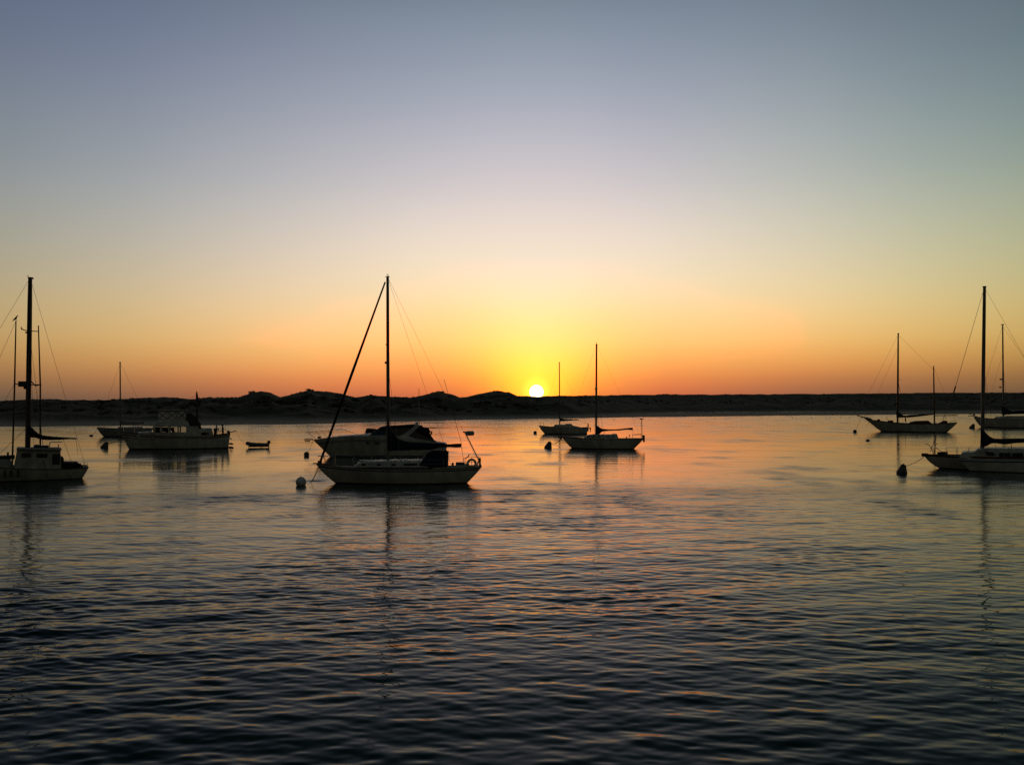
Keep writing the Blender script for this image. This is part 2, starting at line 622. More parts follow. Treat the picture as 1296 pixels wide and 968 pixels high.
    def lines(self, segs, r=.009, mats='wire', name='stay'):
        out = None
        for (a, b) in segs:
            mb = MB()
            a = a if isinstance(a, Vector) else self.p(*a)
            b = b if isinstance(b, Vector) else self.p(*b)
            mb.tube([a, a.lerp(b, .5), b], r, 6)
            out = mb.build(name, mats, self.root, smooth=True)
        return out

    def shrouds(self, mast_px, top_py, spreader_py, base_py, half=None, spr=.75, r=.008, aft=.25, mats='wire', parent=None, both=True):
        """spreaders reaching port and starboard and the wires over them"""
        half = half or self.beam * .46
        t, m_, b_ = self.p(mast_px, top_py), self.p(mast_px, spreader_py), self.p(mast_px, base_py)
        mb = MB()
        mb.tube([m_ + Vector((0.06, -spr, .03)), m_, m_ + Vector((.06, spr, .03))], .022, 6)
        mb.build('spreader', 'alu', parent or self.root, smooth=True)
        mw = MB()
        for s in (-1, 1):
            cp = b_ + Vector((aft, s * half, 0))
            mw.tube([t, m_ + Vector((.06, s * spr, .03)), cp], r, 5)
            if both:
                mw.tube([m_ - Vector((0, 0, .1)), b_ + Vector((aft + .6, s * half, 0))], r, 5)
                mw.tube([m_ - Vector((0, 0, .1)), b_ + Vector((aft - .5, s * half, 0))], r, 5)
        mw.build('shroud', mats, self.root, smooth=True)

    def sail(self, prof, mats='canvas', w=.55, name='sail_cover', parent=None, wmin=.14, seed=1, y=0):
        """bundled sail: prof = (px, top, bottom) along the boom"""
        r_ = random.Random(seed)
        pr = np.array(prof, float)
        nx = 26
        xs = np.linspace(pr[0, 0], pr[-1, 0], nx)
        _, tp = curve_pts(pr[:, [0, 1]], nx); _, bt = curve_pts(pr[:, [0, 2]], nx)
        mb = MB(); rings = []
        for i in range(nx):
            a, b = self.p(xs[i], tp[i], y), self.p(xs[i], bt[i], y)
            c = (a + b) / 2; hz = max((a.z - b.z) / 2, .04)
            hy = max(wmin, min(hz * w, .32)) * (1 + .12 * math.sin(i * 1.9 + seed))
            rg = []
            for k in range(14):
                t = 2 * math.pi * k / 14
                j = 1 + .07 * math.sin(3 * t + i * .8 + seed) + r_.uniform(-.04, .04)
                rg.append(Vector((c.x, c.y + hy * math.cos(t) * j, c.z + hz * math.sin(t) * (1 + r_.uniform(-.03, .03)))))
            rings.append(rg)
        mb.loft(rings)
        return mb.build(name, mats, parent or self.root, smooth=True)

    def poly(self, pts, y0, y1, mats, name, inset=.0, parent=None, bev=.04, ref=None, smooth=False):
        """closed side outline read at depth of its near face, pulled across the boat"""
        mb = MB()
        pl = [self.p(px, py, y0 if ref is None else ref) for (px, py) in pts]
        mb.prism([(q.x, q.z) for q in pl], y0, y1, inset, bev=bev)
        return mb.build(name, mats, parent or self.root, smooth=smooth)

    def windows(self, rects, yface, mats='glass_dark', name='window', parent=None, th=.02, both=None, bev=.01):
        """panes set 6 mm proud of the cabin side at yface"""
        for pts in rects:
            if len(pts) == 4 and not isinstance(pts[0], (tuple, list)):
                x0, y0, x1, y1 = pts
                pts = [(x0, y1), (x1, y1), (x1, y0), (x0, y0)]
            mb = MB()
            pl = [self.p(px, py, yface) for (px, py) in pts]
            mb.prism([(q.x, q.z) for q in pl], yface - .008 - th, yface - .008, 0, bev=.004)
            if both is not None:
                mb.prism([(q.x, q.z) for q in pl], both + .008, both + .008 + th, 0, bev=.004)
            mb.build(name, mats, parent or self.root)

    def tubes(self, paths, r, mats, name, parent=None, n=8, each=False):
        if each:
            out = None
            for pts in paths:
                o = self.tubes([pts], r, mats, name, parent, n)
                out = out or o
            return out
        mb = MB()
        for pts in paths:
            mb.tube([self.p(*q) if not isinstance(q, Vector) else q for q in pts], r, n)
        return mb.build(name, mats, parent or self.root, smooth=True)

    def boxes(self, items, mats, name, parent=None):
        """items: (px, py, y, sx, sy, sz) centre as seen, size in metres"""
        out = None
        for (px, py, y, sx, sy, sz) in items:
            mb = MB(); mb.box(self.p(px, py, y), (sx, sy, sz))
            o = mb.build(name, mats, parent or self.root)
            out = out or o
        return out

    def rope(self, a, b, sag=.25, r=.018, name='mooring_line', mats='rope'):
        a = a if isinstance(a, Vector) else self.p(*a)
        b = b if isinstance(b, Vector) else self.p(*b)
        pts = []
        for i in range(13):
            t = i / 12
            q = a.lerp(b, t); q.z -= sag * 4 * t * (1 - t)
            pts.append(q)
        mb = MB(); mb.tube(pts, r, 6)
        return mb.build(name, mats, self.root, smooth=True)

    def child(self, name):
        pass


# ------------------------------------------------------------------ water
def noise1(x, seed, octaves=4):
    out = np.zeros_like(x)
    for o in range(octaves):
        g = np.random.default_rng(seed + o).uniform(-1, 1, 4096)
        f = x * 2 ** o
        i = np.floor(f).astype(int); t = f - i; t = t * t * (3 - 2 * t)
        out += (g[i % 4096] * (1 - t) + g[(i + 1) % 4096] * t) / 2 ** o
    return out


def noise2(x, y, seed, octaves=4):
    out = np.zeros_like(x)
    for o in range(octaves):
        g = np.random.default_rng(seed + o).uniform(-1, 1, (256, 256))
        fx, fy = x * 2 ** o, y * 2 ** o
        i, j = np.floor(fx).astype(int), np.floor(fy).astype(int)
        u, v = fx - i, fy - j
        u = u * u * (3 - 2 * u); v = v * v * (3 - 2 * v)
        a, b, c, d = g[i % 256, j % 256], g[(i + 1) % 256, j % 256], g[i % 256, (j + 1) % 256], g[(i + 1) % 256, (j + 1) % 256]
        out += ((a * (1 - u) + b * u) * (1 - v) + (c * (1 - u) + d * u) * v) / 2 ** o
    return out


AMP = 1.0
MAIN_DIR = -90.0          # the ripples run towards the camera, two trains crossing
waves = []
wr = np.random.default_rng(11)
for lam0, nw, slope in ((9.0, 8, .004), (4.5, 12, .010), (2.4, 24, .018), (1.3, 36, .022), (.8, 44, .029), (.5, 56, .040), (.32, 60, .044), (.21, 44, .030)):
    for k in range(nw):
        lam = lam0 * wr.uniform(.72, 1.35)
        th = R(MAIN_DIR + ((20 if wr.random() < .55 else -23) if lam0 > .9 else (14 if wr.random() < .5 else -16)) + wr.normal(0, 12 if lam0 > .9 else 18))
        kk = 2 * math.pi / lam
        sl = slope * math.sqrt(2.0 / nw) * wr.uniform(.6, 1.4)
        waves.append((kk * math.cos(th), kk * math.sin(th), sl / kk, wr.uniform(0, 2 * math.pi), lam, sl))


def build_water():
    inv = []
    q = CH * FPX
    y = q / 2.5
    rows = []
    y_ = q / 3.0
    while y_ > q / 55.0:
        rows.append(q / y_)
        y_ -= (.36 if q / y_ > 17 else .6) if q / y_ > 10 else 6.0
    while y_ > q / 480.0:
        rows.append(q / y_); y_ -= .30
    d = rows[-1]
    while d < 9000:
        d *= 1.12; rows.append(d)
    rows = np.array(rows)
    ang = np.concatenate([np.linspace(-180, -41, 44), np.linspace(-40.5, 40.5, 1040), np.linspace(41, 179, 44)])
    ar = np.radians(ang)
    D, A = np.meshgrid(rows, ar, indexing='ij')
    X, Y = D * np.sin(A), D * np.cos(A)
    dr = np.gradient(rows); da = np.gradient(ar)
    sp = np.maximum(dr[:, None], D * da[None, :] * 1.0)
    Z = np.zeros_like(X)
    lost = np.zeros_like(X)
    # gusty patches: calmer and rougher areas of the harbour
    gust = 1 + .28 * np.sin(X * .045 + Y * .11 + 1.0) * np.sin(Y * .06 - X * .02) + .2 * np.sin(X * .13 - Y * .21 + .4) * np.sin(X * .05 + Y * .083)
    gust = np.clip(gust, .6, 1.5)
    # small flaws of wind: short darker dashes, longer than they are deep as the eye sees them
    pn = noise2(X / 3.2 + 50, Y / 4.5 + 50, 61, 3)
    gust = gust * (1 + np.clip(pn - .15, 0, 1.2) * 1.5 * np.interp(np.hypot(X, Y), [15, 40, 70], [.25, .7, 1.25]) - .25 * np.clip(-pn, 0, 1))
    # the low spit shelters the far water: it is calm there and ruffled by the near shore
    gust = gust * np.interp(np.hypot(X, Y), [0, 14, 22, 32, 45, 60, 80, 110, 160, 300, 900], [.68, .72, .88, .86, .68, .42, .28, .24, .33, .5, .5])
    # a cat's paw drawn across the moorings, and thin wake lines
    yc = 48.5 + 1.6 * np.sin(X * .07 + .6) + .02 * X
    band = np.exp(-((Y - yc) / 2.6) ** 2) * (.65 + .35 * np.sin(X * .21 + 1.3) * np.sin(X * .083))
    gust = gust * (1 + 1.15 * band)
    for (yw, wd, k, xa, xb) in ((104.5, .9, 1.6, -6, 8), (96, .7, 1.3, -48, -30), (118, 1.0, 1.0, 8, 60), (64, .5, .9, 20, 60)):
        gust = gust * (1 + k * np.exp(-((Y - yw - .6 * np.sin(X * .3)) / wd) ** 2) * np.clip((X - xa) / 4, 0, 1) * np.clip((xb - X) / 4, 0, 1))
    for (kx, ky, a, ph, lam, sl) in waves:
        keep = np.clip((lam / np.maximum(sp, 1e-6) - 2.0) / 1.4, 0, 1)
        if keep.max() <= 0:
            lost += (sl * sl / 2)
            continue
        g = keep * gust * AMP
        hit = keep.max(axis=1) > 0
        Z[hit] += (g[hit] * a) * np.sin(kx * X[hit] + ky * Y[hit] + ph)
        lost += (1 - keep ** 2) * (sl * gust * AMP) ** 2 / 2
    nr, nc = X.shape
    # centre point
    co = np.stack([X, Y, Z], -1).reshape(-1, 3)
    co = np.vstack([co, [[0, 0, 0]]])
    i = np.arange(nr - 1)[:, None] * nc; j = np.arange(nc)[None, :]
    jn = (j + 1) % nc
    quads = np.stack([i + j, i + jn, i + nc + jn, i + nc + j], -1).reshape(-1, 4)
    jj = np.arange(nc)
    tris = np.stack([np.full(nc, len(co) - 1), (jj + 1) % nc, jj], -1)
    me = bpy.data.meshes.new('water')
    me.vertices.add(len(co)); me.vertices.foreach_set('co', co.ravel())
    nl = quads.size + tris.size
    me.loops.add(nl)
    me.loops.foreach_set('vertex_index', np.concatenate([quads[:, ::-1].ravel(), tris[:, ::-1].ravel()]))
    me.polygons.add(len(quads) + len(tris))
    st = np.concatenate([np.arange(len(quads)) * 4, len(quads) * 4 + np.arange(len(tris)) * 3])
    me.polygons.foreach_set('loop_start', st)
    me.polygons.foreach_set('use_smooth', np.ones(len(quads) + len(tris), bool))
    me.update(calc_edges=True); me.validate()
    at = me.attributes.new('unresolved', 'FLOAT', 'POINT')
    at.data.foreach_set('value', np.append(np.sqrt(lost).ravel(), .1).astype(np.float32))
    o = link(bpy.data.objects.new('water', me))
    tag(o, 'rippled harbour water reflecting the sunset', kind='structure')
    m, nt, p = new_mat('harbour water')
    n = nt.nodes
    p.inputs['Base Color'].default_value = (.002, .021, .017, 1)
    p.inputs['IOR'].default_value = 1.11
    p.inputs['Specular IOR Level'].default_value = .5
    an = n.new('ShaderNodeAttribute'); an.attribute_name = 'unresolved'
    mr = n.new('ShaderNodeMath'); mr.operation = 'MULTIPLY'; mr.inputs[1].default_value = .8
    nt.links.new(an.outputs['Fac'], mr.inputs[0])
    sq = n.new('ShaderNodeMath'); sq.operation = 'SQRT'
    nt.links.new(mr.outputs[0], sq.inputs[0])
    cl = n.new('ShaderNodeMapRange'); cl.inputs['From Min'].default_value = .04; cl.inputs['From Max'].default_value = .6
    cl.inputs['To Min'].default_value = .04; cl.inputs['To Max'].default_value = .6
    nt.links.new(sq.outputs[0], cl.inputs['Value'])
    nt.links.new(cl.outputs[0], p.inputs['Roughness'])
    # capillary ripples below the mesh's own resolution
    t = n.new('ShaderNodeTexCoord')
    mp = n.new('ShaderNodeMapping'); mp.inputs['Scale'].default_value = (3.2, 7.0, 1); mp.inputs['Rotation'].default_value = (0, 0, R(12))
    nt.links.new(t.outputs['Object'], mp.inputs['Vector'])
    no = n.new('ShaderNodeTexNoise'); no.inputs['Scale'].default_value = 1.0; no.inputs['Detail'].default_value = 4; no.inputs['Roughness'].default_value = .55
    nt.links.new(mp.outputs[0], no.inputs['Vector'])
    b = n.new('ShaderNodeBump'); b.inputs['Strength'].default_value = .08; b.inputs['Distance'].default_value = .02
    gp = n.new('ShaderNodeNewGeometry'); sy = n.new('ShaderNodeSeparateXYZ')
    nt.links.new(gp.outputs['Position'], sy.inputs[0])
    fa = n.new('ShaderNodeMapRange'); fa.inputs['From Min'].default_value = 20; fa.inputs['From Max'].default_value = 90
    fa.inputs['To Min'].default_value = .04; fa.inputs['To Max'].default_value = .004
    nt.links.new(sy.outputs['Y'], fa.inputs['Value']); nt.links.new(fa.outputs[0], b.inputs['Strength'])
    nt.links.new(no.outputs[0], b.inputs['Height'])
    nt.links.new(b.outputs[0], p.inputs['Normal'])
    me.materials.append(m)
    return o


build_water()

# ------------------------------------------------------------------ sand spit and dunes
SHORE = [(-900, 556), (-400, 548), (0, 540), (200, 538.5), (400, 536.5), (600, 531), (800, 528.2), (1000, 526), (1296, 523.4), (1700, 521), (2400, 519)]
CREST = [(-900, 508), (-300, 507), (0, 507), (60, 505), (100, 506.5), (140, 506), (160, 504.5), (200, 502.7), (220, 502.8), (240, 505), (265, 503.2), (300, 503),
         (310, 500.5), (318, 496.5), (330, 495), (342, 497), (355, 502.5), (365, 500), (375, 497.5), (390, 494), (415, 495.5), (440, 500), (450, 503), (462, 501),
         (470, 500), (482, 501), (520, 503), (535, 500), (548, 497), (557, 496), (570, 498.5), (582, 503), (592, 502), (600, 500), (615, 496.5), (630, 494.5), (645, 496.5),
         (655, 501), (668, 501), (680, 501.6), (700, 500.8), (760, 500.3), (800, 499.8), (845, 499), (870, 499.4), (1000, 498.8), (1100, 497.8), (1296, 496.6), (1700, 496), (2400, 497)]


def dune_height_grid():
    pxs = np.concatenate([np.linspace(-900, -60, 90), np.linspace(-50, 1346, 1100), np.linspace(1360, 2400, 90)])
    azr = np.arctan((pxs - CXP) / FPX)
    sx, sy = zip(*SHORE); cx, cy = zip(*CREST)
    sh = np.interp(pxs, sx, sy); cr = np.interp(pxs, cx, cy)
    # small raggedness along the tops
    cr = cr + noise1(pxs / 9.0, 5) * .35
    cosA = np.cos(azr)
    dS = (CH * FPX / (sh - HZ)) / cosA                 # slant ground distance to the shoreline
    dS = dS + noise1(pxs / 40.0, 31) * dS * .012
    dC = dS + np.interp(pxs, [700, 860, 1000], [95, 250, 275]) + noise1(pxs / 60.0, 9) * 18
    tf = np.interp(pxs, [690, 850, 1000], [.26, .58, .62])
    calm = np.interp(pxs, [660, 760], [1, .3])
    hC = CH + (HZ - cr) / FPX * dC * cosA
    ts = np.concatenate([[-.5, -.25, -.1, -.04], np.linspace(0, .3, 16), np.linspace(.31, 1.0, 90), np.linspace(1.03, 2.2, 26), [3, 5, 8]])
    X, Y, Z = [], [], []
    for t in ts:
        d = dS + (dC - dS) * t
        x, y = d * np.sin(azr), d * np.cos(azr)
        if t <= 0:
            z = np.full_like(x, 2.5 * t)
        else:
            wide = np.clip((pxs - 760) / 90, 0, 1)
            q = t / tf
            flat = .10 + .5 * np.clip(q, 0, 1) ** 1.3 * (1 - .75 * wide)
            # a shallow channel lies behind the tidal flat on the right
            flat = flat - wide * .45 * np.exp(-((q - .93) / .05) ** 2) + wide * .05 * noise2(x / 14.0, y / 30.0, 12)
            z = np.minimum(flat, t / .02 * .06)
            up = np.clip((t - tf) / (1 - tf), 0, 1)
            prof = (up ** .8) * (1 - .25 * (1 - up) * up * 2)
            z0 = .6 - .45 * wide
            z = np.where(t >= tf, z0 + (hC - z0) * prof, z)
            if t < 1:
                amp = np.sin(math.pi * up) ** .7 * calm
                lump = noise2(x / 22.0, y / 22.0, 41) * 1.3 + noise2(x / 6.0, y / 6.0, 77) * .45
                z = z + amp * lump
                # nothing on the face may stand above the crest line of sight
                lim = CH + (hC - CH) / dC * d - .1
                z = np.minimum(z, np.where(lim > .3, lim, z))
            if t > 1:
                z = 1.0 + (hC - 1.0) * np.exp(-((t - 1) / .8)) + noise2(x / 25.0, y / 25.0, 5) * .6 * (1 - math.exp(-(t - 1) * 4))
                if t > 2.3:
                    z = np.full_like(x, .8 if t < 4 else (-.5 if t < 7 else -3))
                    lim = z
                else:
                    lim = CH + (hC - CH) / dC * d - .25
                    z = np.minimum(z, lim)
        X.append(x); Y.append(y); Z.append(z)
    return np.array(X), np.array(Y), np.array(Z), ts, pxs


GX, GY, GZ, GT, GPX = dune_height_grid()


def build_dunes():
    nr, nc = GX.shape
    co = np.stack([GX, GY, GZ], -1).reshape(-1, 3)
    i = np.arange(nr - 1)[:, None] * nc; j = np.arange(nc - 1)[None, :]
    quads = np.stack([i + j, i + nc + j, i + nc + j + 1, i + j + 1], -1).reshape(-1, 4)
    me = bpy.data.meshes.new('dunes')
    me.from_pydata(co.tolist(), [], quads[:, ::-1].tolist())
    me.polygons.foreach_set('use_smooth', np.ones(len(quads), bool))
    me.update()
    o = link(bpy.data.objects.new('dunes', me))
    tag(o, 'low dark sand spit and dunes along the far shore', kind='structure')
    m, nt, p = new_mat('dune sand and scrub')
    n = nt.nodes
    geo = n.new('ShaderNodeNewGeometry'); sp = n.new('ShaderNodeSeparateXYZ')
    nt.links.new(geo.outputs['Position'], sp.inputs[0])
    no = n.new('ShaderNodeTexNoise'); no.inputs['Scale'].default_value = .09; no.inputs['Detail'].default_value = 8; no.inputs['Roughness'].default_value = .62
    nt.links.new(geo.outputs['Position'], no.inputs['Vector'])
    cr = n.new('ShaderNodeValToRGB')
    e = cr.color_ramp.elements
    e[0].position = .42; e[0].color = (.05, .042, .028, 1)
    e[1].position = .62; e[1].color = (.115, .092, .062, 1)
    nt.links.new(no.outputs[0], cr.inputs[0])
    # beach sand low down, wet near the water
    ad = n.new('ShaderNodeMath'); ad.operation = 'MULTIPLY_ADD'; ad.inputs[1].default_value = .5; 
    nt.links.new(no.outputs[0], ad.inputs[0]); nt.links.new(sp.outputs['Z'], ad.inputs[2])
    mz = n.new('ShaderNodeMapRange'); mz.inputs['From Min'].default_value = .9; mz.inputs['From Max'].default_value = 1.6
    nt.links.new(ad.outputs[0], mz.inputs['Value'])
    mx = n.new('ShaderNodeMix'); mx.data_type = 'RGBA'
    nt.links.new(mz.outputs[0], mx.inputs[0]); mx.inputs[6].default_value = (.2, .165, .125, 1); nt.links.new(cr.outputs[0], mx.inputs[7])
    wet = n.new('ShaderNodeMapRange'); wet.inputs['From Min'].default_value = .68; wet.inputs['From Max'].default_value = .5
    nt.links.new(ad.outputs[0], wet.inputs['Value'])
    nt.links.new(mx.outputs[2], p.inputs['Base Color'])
    ro = n.new('ShaderNodeMapRange'); ro.inputs['To Min'].default_value = .95; ro.inputs['To Max'].default_value = .8
    nt.links.new(wet.outputs[0], ro.inputs['Value']); nt.links.new(ro.outputs[0], p.inputs['Roughness'])
    sp2 = n.new('ShaderNodeMapRange'); sp2.inputs['To Min'].default_value = .05; sp2.inputs['To Max'].default_value = .04
    nt.links.new(wet.outputs[0], sp2.inputs['Value']); nt.links.new(sp2.outputs[0], p.inputs['Specular IOR Level'])
    nb = n.new('ShaderNodeTexNoise'); nb.inputs['Scale'].default_value = .8; nb.inputs['Detail'].default_value = 5
    nt.links.new(geo.outputs['Position'], nb.inputs['Vector'])
    b = n.new('ShaderNodeBump'); b.inputs['Strength'].default_value = .3; b.inputs['Distance'].default_value = .3
    nt.links.new(nb.outputs[0], b.inputs['Height']); nt.links.new(b.outputs[0], p.inputs['Normal'])
    me.materials.append(m)


build_dunes()


def leaf_mat(name, c):
    m = mat(name, c, .8, var=.5, scale=1.2, spec=.2)
    return m


def leaf_cloud(centre, rad, n, size, mb_v, mb_f, g, flat=.75):
    """small leaf faces spread through a low uneven crown"""
    lobes = [(g.normal(0, .45, 3) * np.array([1, .8, .35]), g.uniform(.35, .7)) for _ in range(5)]
    for _ in range(n):
        lc, lr = lobes[g.integers(5)]
        d = g.normal(0, 1, 3); d /= np.linalg.norm(d)
        q = lc + d * lr * g.uniform(.3, 1) ** .5
        q = np.array([q[0] * rad, q[1] * rad, max(-.15, q[2] * rad * flat + rad * flat * .22)]) + centre
        a = g.normal(0, 1, 3); a /= np.linalg.norm(a)
        b = np.cross(a, g.normal(0, 1, 3)); b /= max(np.linalg.norm(b), 1e-6)
        s = size * g.uniform(.6, 1.3)
        o = len(mb_v)
        mb_v += [tuple(q - a * s), tuple(q + b * s * .5), tuple(q + a * s), tuple(q - b * s * .5)]
        mb_f.append((o, o + 1, o + 2, o + 3))


M['scrub'] = leaf_mat('dune scrub leaves', (.055, .05, .03))


def build_scrub():
    g = np.random.default_rng(3)
    v, f = [], []
    nr, nc = GX.shape
    for _ in range(1500):
        c = int(g.integers(95, nc - 95))
        if g.random() < .5:
            t = g.uniform(.93, 1.06)
        else:
            t = g.uniform(.42, .95) if GPX[c] < 740 else g.uniform(.72, .97)
        r = int(np.argmin(np.abs(GT - t)))
        dens = noise2(np.array([GX[r, c] / 30.0]), np.array([GY[r, c] / 30.0]), 99)[0]
        if dens < -.25 and g.random() < .8:
            continue
        px = GPX[c]
        rad = g.uniform(.5, 1.4) * (1.0 if t < .9 else .42)
        if 300 < px < 360 or 362 < px < 450 or 530 < px < 580 or 600 < px < 655:
            rad *= 1.25
        if 655 < px < 705 and t > .85:
            rad *= .5
        leaf_cloud(np.array([GX[r, c], GY[r, c], GZ[r, c] - .1]), rad, int(22 + rad * 30), .16 + .1 * rad, v, f, g)
    mb = MB(); mb.v = v; mb.f = f; mb.m = [0] * len(f)
    o = mb.build('dune_scrub', 'scrub')
    tag(o, 'low dark scrub growing over the dunes', 'scrub', kind='stuff')


build_scrub()


def dune_bush(px, w_px, h_px, seed, label):
    """a bush standing out on the skyline: stems and leaf crown"""
    c = int(np.argmin(np.abs(GPX - px))); r = int(np.argmin(np.abs(GT - 1.0)))
    base = Vector((GX[r, c], GY[r, c], GZ[r, c] - .15))
    s = base.y / FPX
    root = link(bpy.data.objects.new('dune_bush', None)); root.location = base
    tag(root, label, 'bush', 'bushes on the dune tops')
    g = np.random.default_rng(seed)
    v, f = [], []
    leaf_cloud(np.array([0, 0, 0]), w_px * s * .42, 260, .22, v, f, g, flat=h_px / w_px * 1.5)
    mb = MB(); mb.v = v; mb.f = f; mb.m = [0] * len(f)
    mb.build('crown', 'scrub', root)
    st = MB()
    for k in range(5):
        a = g.uniform(-1, 1, 2) * w_px * s * .25
        st.tube([(a[0] * .3, a[1] * .3, -.3), (a[0] * .7, a[1] * .7, h_px * s * .35), (a[0], a[1], h_px * s * .6)], [.06, .045, .02], 5)
    st.build('stem', 'wood', root)


dune_bush(318, 13, 4, 1, 'low rounded bush on the left dune mound, behind the towed dinghy')
dune_bush(391, 13, 5, 2, 'bush on top of the dune mound just left of the tall forestay')
dune_bush(846, 14, 2.4, 4, 'flat bush alone on the long level ridge right of the sun')
dune_bush(557, 16, 3, 5, 'low bush topping the dune between the mast and the sun')

# ------------------------------------------------------------------ near sloop
GB = 'sailing boats moored in the harbour'
b = Boat('sailboat', 500, 613.2, 3.2, 'white sloop with navy furled sail and dark dodger, nearest boat beside the white ball buoy', 'sailboat', GB)
b.hull((400, 586.5), 425, [(440, 591.5), (490, 594), (540, 594), (580, 593)], (609, 591.5), 591, transom=.62, stripe=(2, 3), mats=('gelcoat', 'boot', 'stripe'))
b.deck(); b.rail(.028, 'wood')
cab = b.poly([(447, 592), (452, 587), (462, 584.5), (500, 583), (545, 583), (549, 592)], -.95, .95, 'gelcoat', 'cabin_trunk', inset=.12, bev=.05)
b.windows([(457, 586.6, 463, 589), (477, 586.6, 482, 589), (496, 586.6, 501, 589), (511, 586.2, 528, 589)], -.91, 'glass_dark', 'porthole', cab)
b.boxes([(464, 583.2, 0, .9, .6, .1), (510, 582, .1, .7, .6, .1), (476, 583, 0, .5, .5, .08)], 'offwhite', 'hatch', cab)
ms = b.mast((491.3, 585), (490.6, 350), .105, .085)
b.boxes([(488.6, 459, 0, .18, .14, .14)], 'black', 'deck_light', ms)
b.boxes([(488.8, 436, 0, .08, .08, .08)], 'black', 'steaming_light', ms)
b.tubes([[(487.5, 350.5), (493.5, 350.5)], [(490, 350), (490, 346.5)], [(491.5, 347.5), (491.5, 350)]], .018, 'black', 'masthead_fitting', ms)
b.shrouds(490.8, 351, 460, 590, spr=.62, parent=ms)
fj = b.tubes([[(487.5, 357), (446, 471), (405.5, 584)]], [.05, .085, .075], 'canvas', 'furled_jib')
b.tubes([[(405.8, 583), (404.8, 586)]], .11, 'black', 'furling_drum', fj)
b.lines([((490.8, 351), (606, 586)), ((490.8, 352), (572, 592, .4))], .007)
bm = b.tubes([[(491, 566), (584, 564.5)]], .06, 'alu', 'boom')
b.sail([(490.5, 536, 571), (496, 543, 571), (501, 552, 570.6), (512, 557.5, 570), (535, 560, 569.4), (550, 560.4, 568.4), (561, 560.5, 564.8), (566, 562, 564.6), (574, 561.5, 566.3), (584, 561, 566)], parent=None, seed=3)
b.lines([((584, 565), (587.5, 587)), ((584, 561), (562, 480))], .012, 'rope', 'sheet')
dg = b.poly([(530, 589), (536, 581), (541, 573.5), (548, 570.5), (566, 570.5), (568, 572), (567.3, 592), (546, 592.5), (540, 590)], -1.05, 1.05, 'canvas', 'dodger', inset=.15, bev=.08)
b.tubes([[(566.8, 592, -1.06), (567.6, 570.5, -.85), (567.6, 569, 0), (567.6, 569.5, .85), (567, 592, 1.06)]], .02, 'steel', 'dodger_frame', dg)
b.poly([(546, 594), (550, 589.5), (600, 588.5), (606, 593)], -1.0, -.75, 'gelcoat', 'cockpit_coaming')
b.boxes([(573, 587.5, -.6, .14, .14, .22), (582, 587, -.3, .5, .5, .22), (590, 588.4, .3, .35, .4, .16)], 'black', 'winch')
b.tubes([[(588, 592, -.9), (588, 579, -.9), (606, 578, -.75), (608.5, 578.5, 0), (606, 578, .75), (588, 579, .9), (588, 592, .9)], [(597, 592, -.9), (597, 579, -.85)], [(606, 592, -.7), (606, 578, -.75)],
         [(588, 585, -.9), (606, 585, -.75)]], .016, 'steel', 'stern_rail')
lr = MB(); lr.torus(b.p(597, 586.5, -.98), .25, .075, 'Y'); lr.build('life_ring', 'ring', b.root, True)
rp = b.tubes([[(609.5, 591, .2), (606, 582, .2), (588.5, 547, .2)], [(606, 582, .2), (603, 591, .2)], [(586, 546.5, .2), (592, 546.5, .2)]], .038, 'steel', 'radar_pole')
rd = MB(); c = b.p(594.8, 548.2, .2)
rd.loft([[c + Vector((rx * math.cos(t), rx * math.sin(t), z)) for t in [2 * math.pi * k / 18 for k in range(18)]] for z, rx in ((-.15, .2), (-.12, .27), (.0, .28), (.1, .27), (.15, .18))])
rd.build('radome', 'grey_hull', rp, True)
b.boxes([(607, 582, -.35, .16, .2, .26), (607.5, 587, -.35, .1, .12, .4)], 'black', 'outboard_motor')
b.tubes([[(592.5, 578, -.8), (594, 574.5, -.8)], [(589, 580.5, -.8), (593, 577, -.8)]], .03, 'black', 'barbecue_arm')
b.pulpit(402, 577, 424)
b.lifelines([424, 447, 470, 500, 530, 560, 588])
b.boxes([(401.5, 586.3, 0, .55, .3, .06), (404, 584.4, 0, .2, .12, .14)], 'alu', 'anchor_roller')
b.rope((403, 589, -.1), b.p(392, 611.5, -.8), .15, .014); b.rope((404.5, 589.2, .1), b.p(394, 611, .1), .05, .014)

# ------------------------------------------------------------------ motor cruiser behind it
b = Boat('motor_cruiser', 480, 578.5, 4.0, 'white motor cruiser with swept arch and dark canopy, behind the nearest sloop', 'motorboat')
b.hull((396, 556.5), 418, [(430, 552.5), (465, 551.2), (500, 552.5), (530, 556)], (566, 562), 563, transom=.85, fullest=.6, stripe=(3, 4), mats=('gelcoat', 'boot', 'grey_hull'), bowpow=.75, stemcurve=1.0)
b.deck('gelcoat', .02)
b.poly([(430, 553.5), (445, 551), (468, 549.2), (500, 549.5), (500, 554), (440, 555.5)], -1.3, 1.3, 'gelcoat', 'foredeck', inset=.4, bev=.1)
ws = b.poly([(468, 550.5), (483, 541), (494, 540), (494, 551)], -1.35, 1.35, 'glass_dark', 'windscreen', inset=.35, bev=.05)
b.tubes([[(467.5, 550.5, -1.36), (483, 540.6, -1.02), (483, 540.2, 1.02), (467.5, 550, 1.36)], [(473, 547, -1.25), (473, 547, 1.25)]], .035, 'alu', 'windscreen_frame', ws)
b.poly([(494, 556), (494, 541.5), (505, 540), (522, 541), (530, 548), (552, 558), (552, 562), (500, 562)], -1.5, 1.5, 'glass_dark', 'cockpit_enclosure', inset=.3, bev=.08)
b.poly([(480, 541.5), (488, 539.6), (505, 538.6), (526, 537.2), (532, 538.5), (528, 540.2), (500, 541.8)], -1.35, 1.35, 'canvas_black', 'bimini_top', inset=.1, bev=.05)
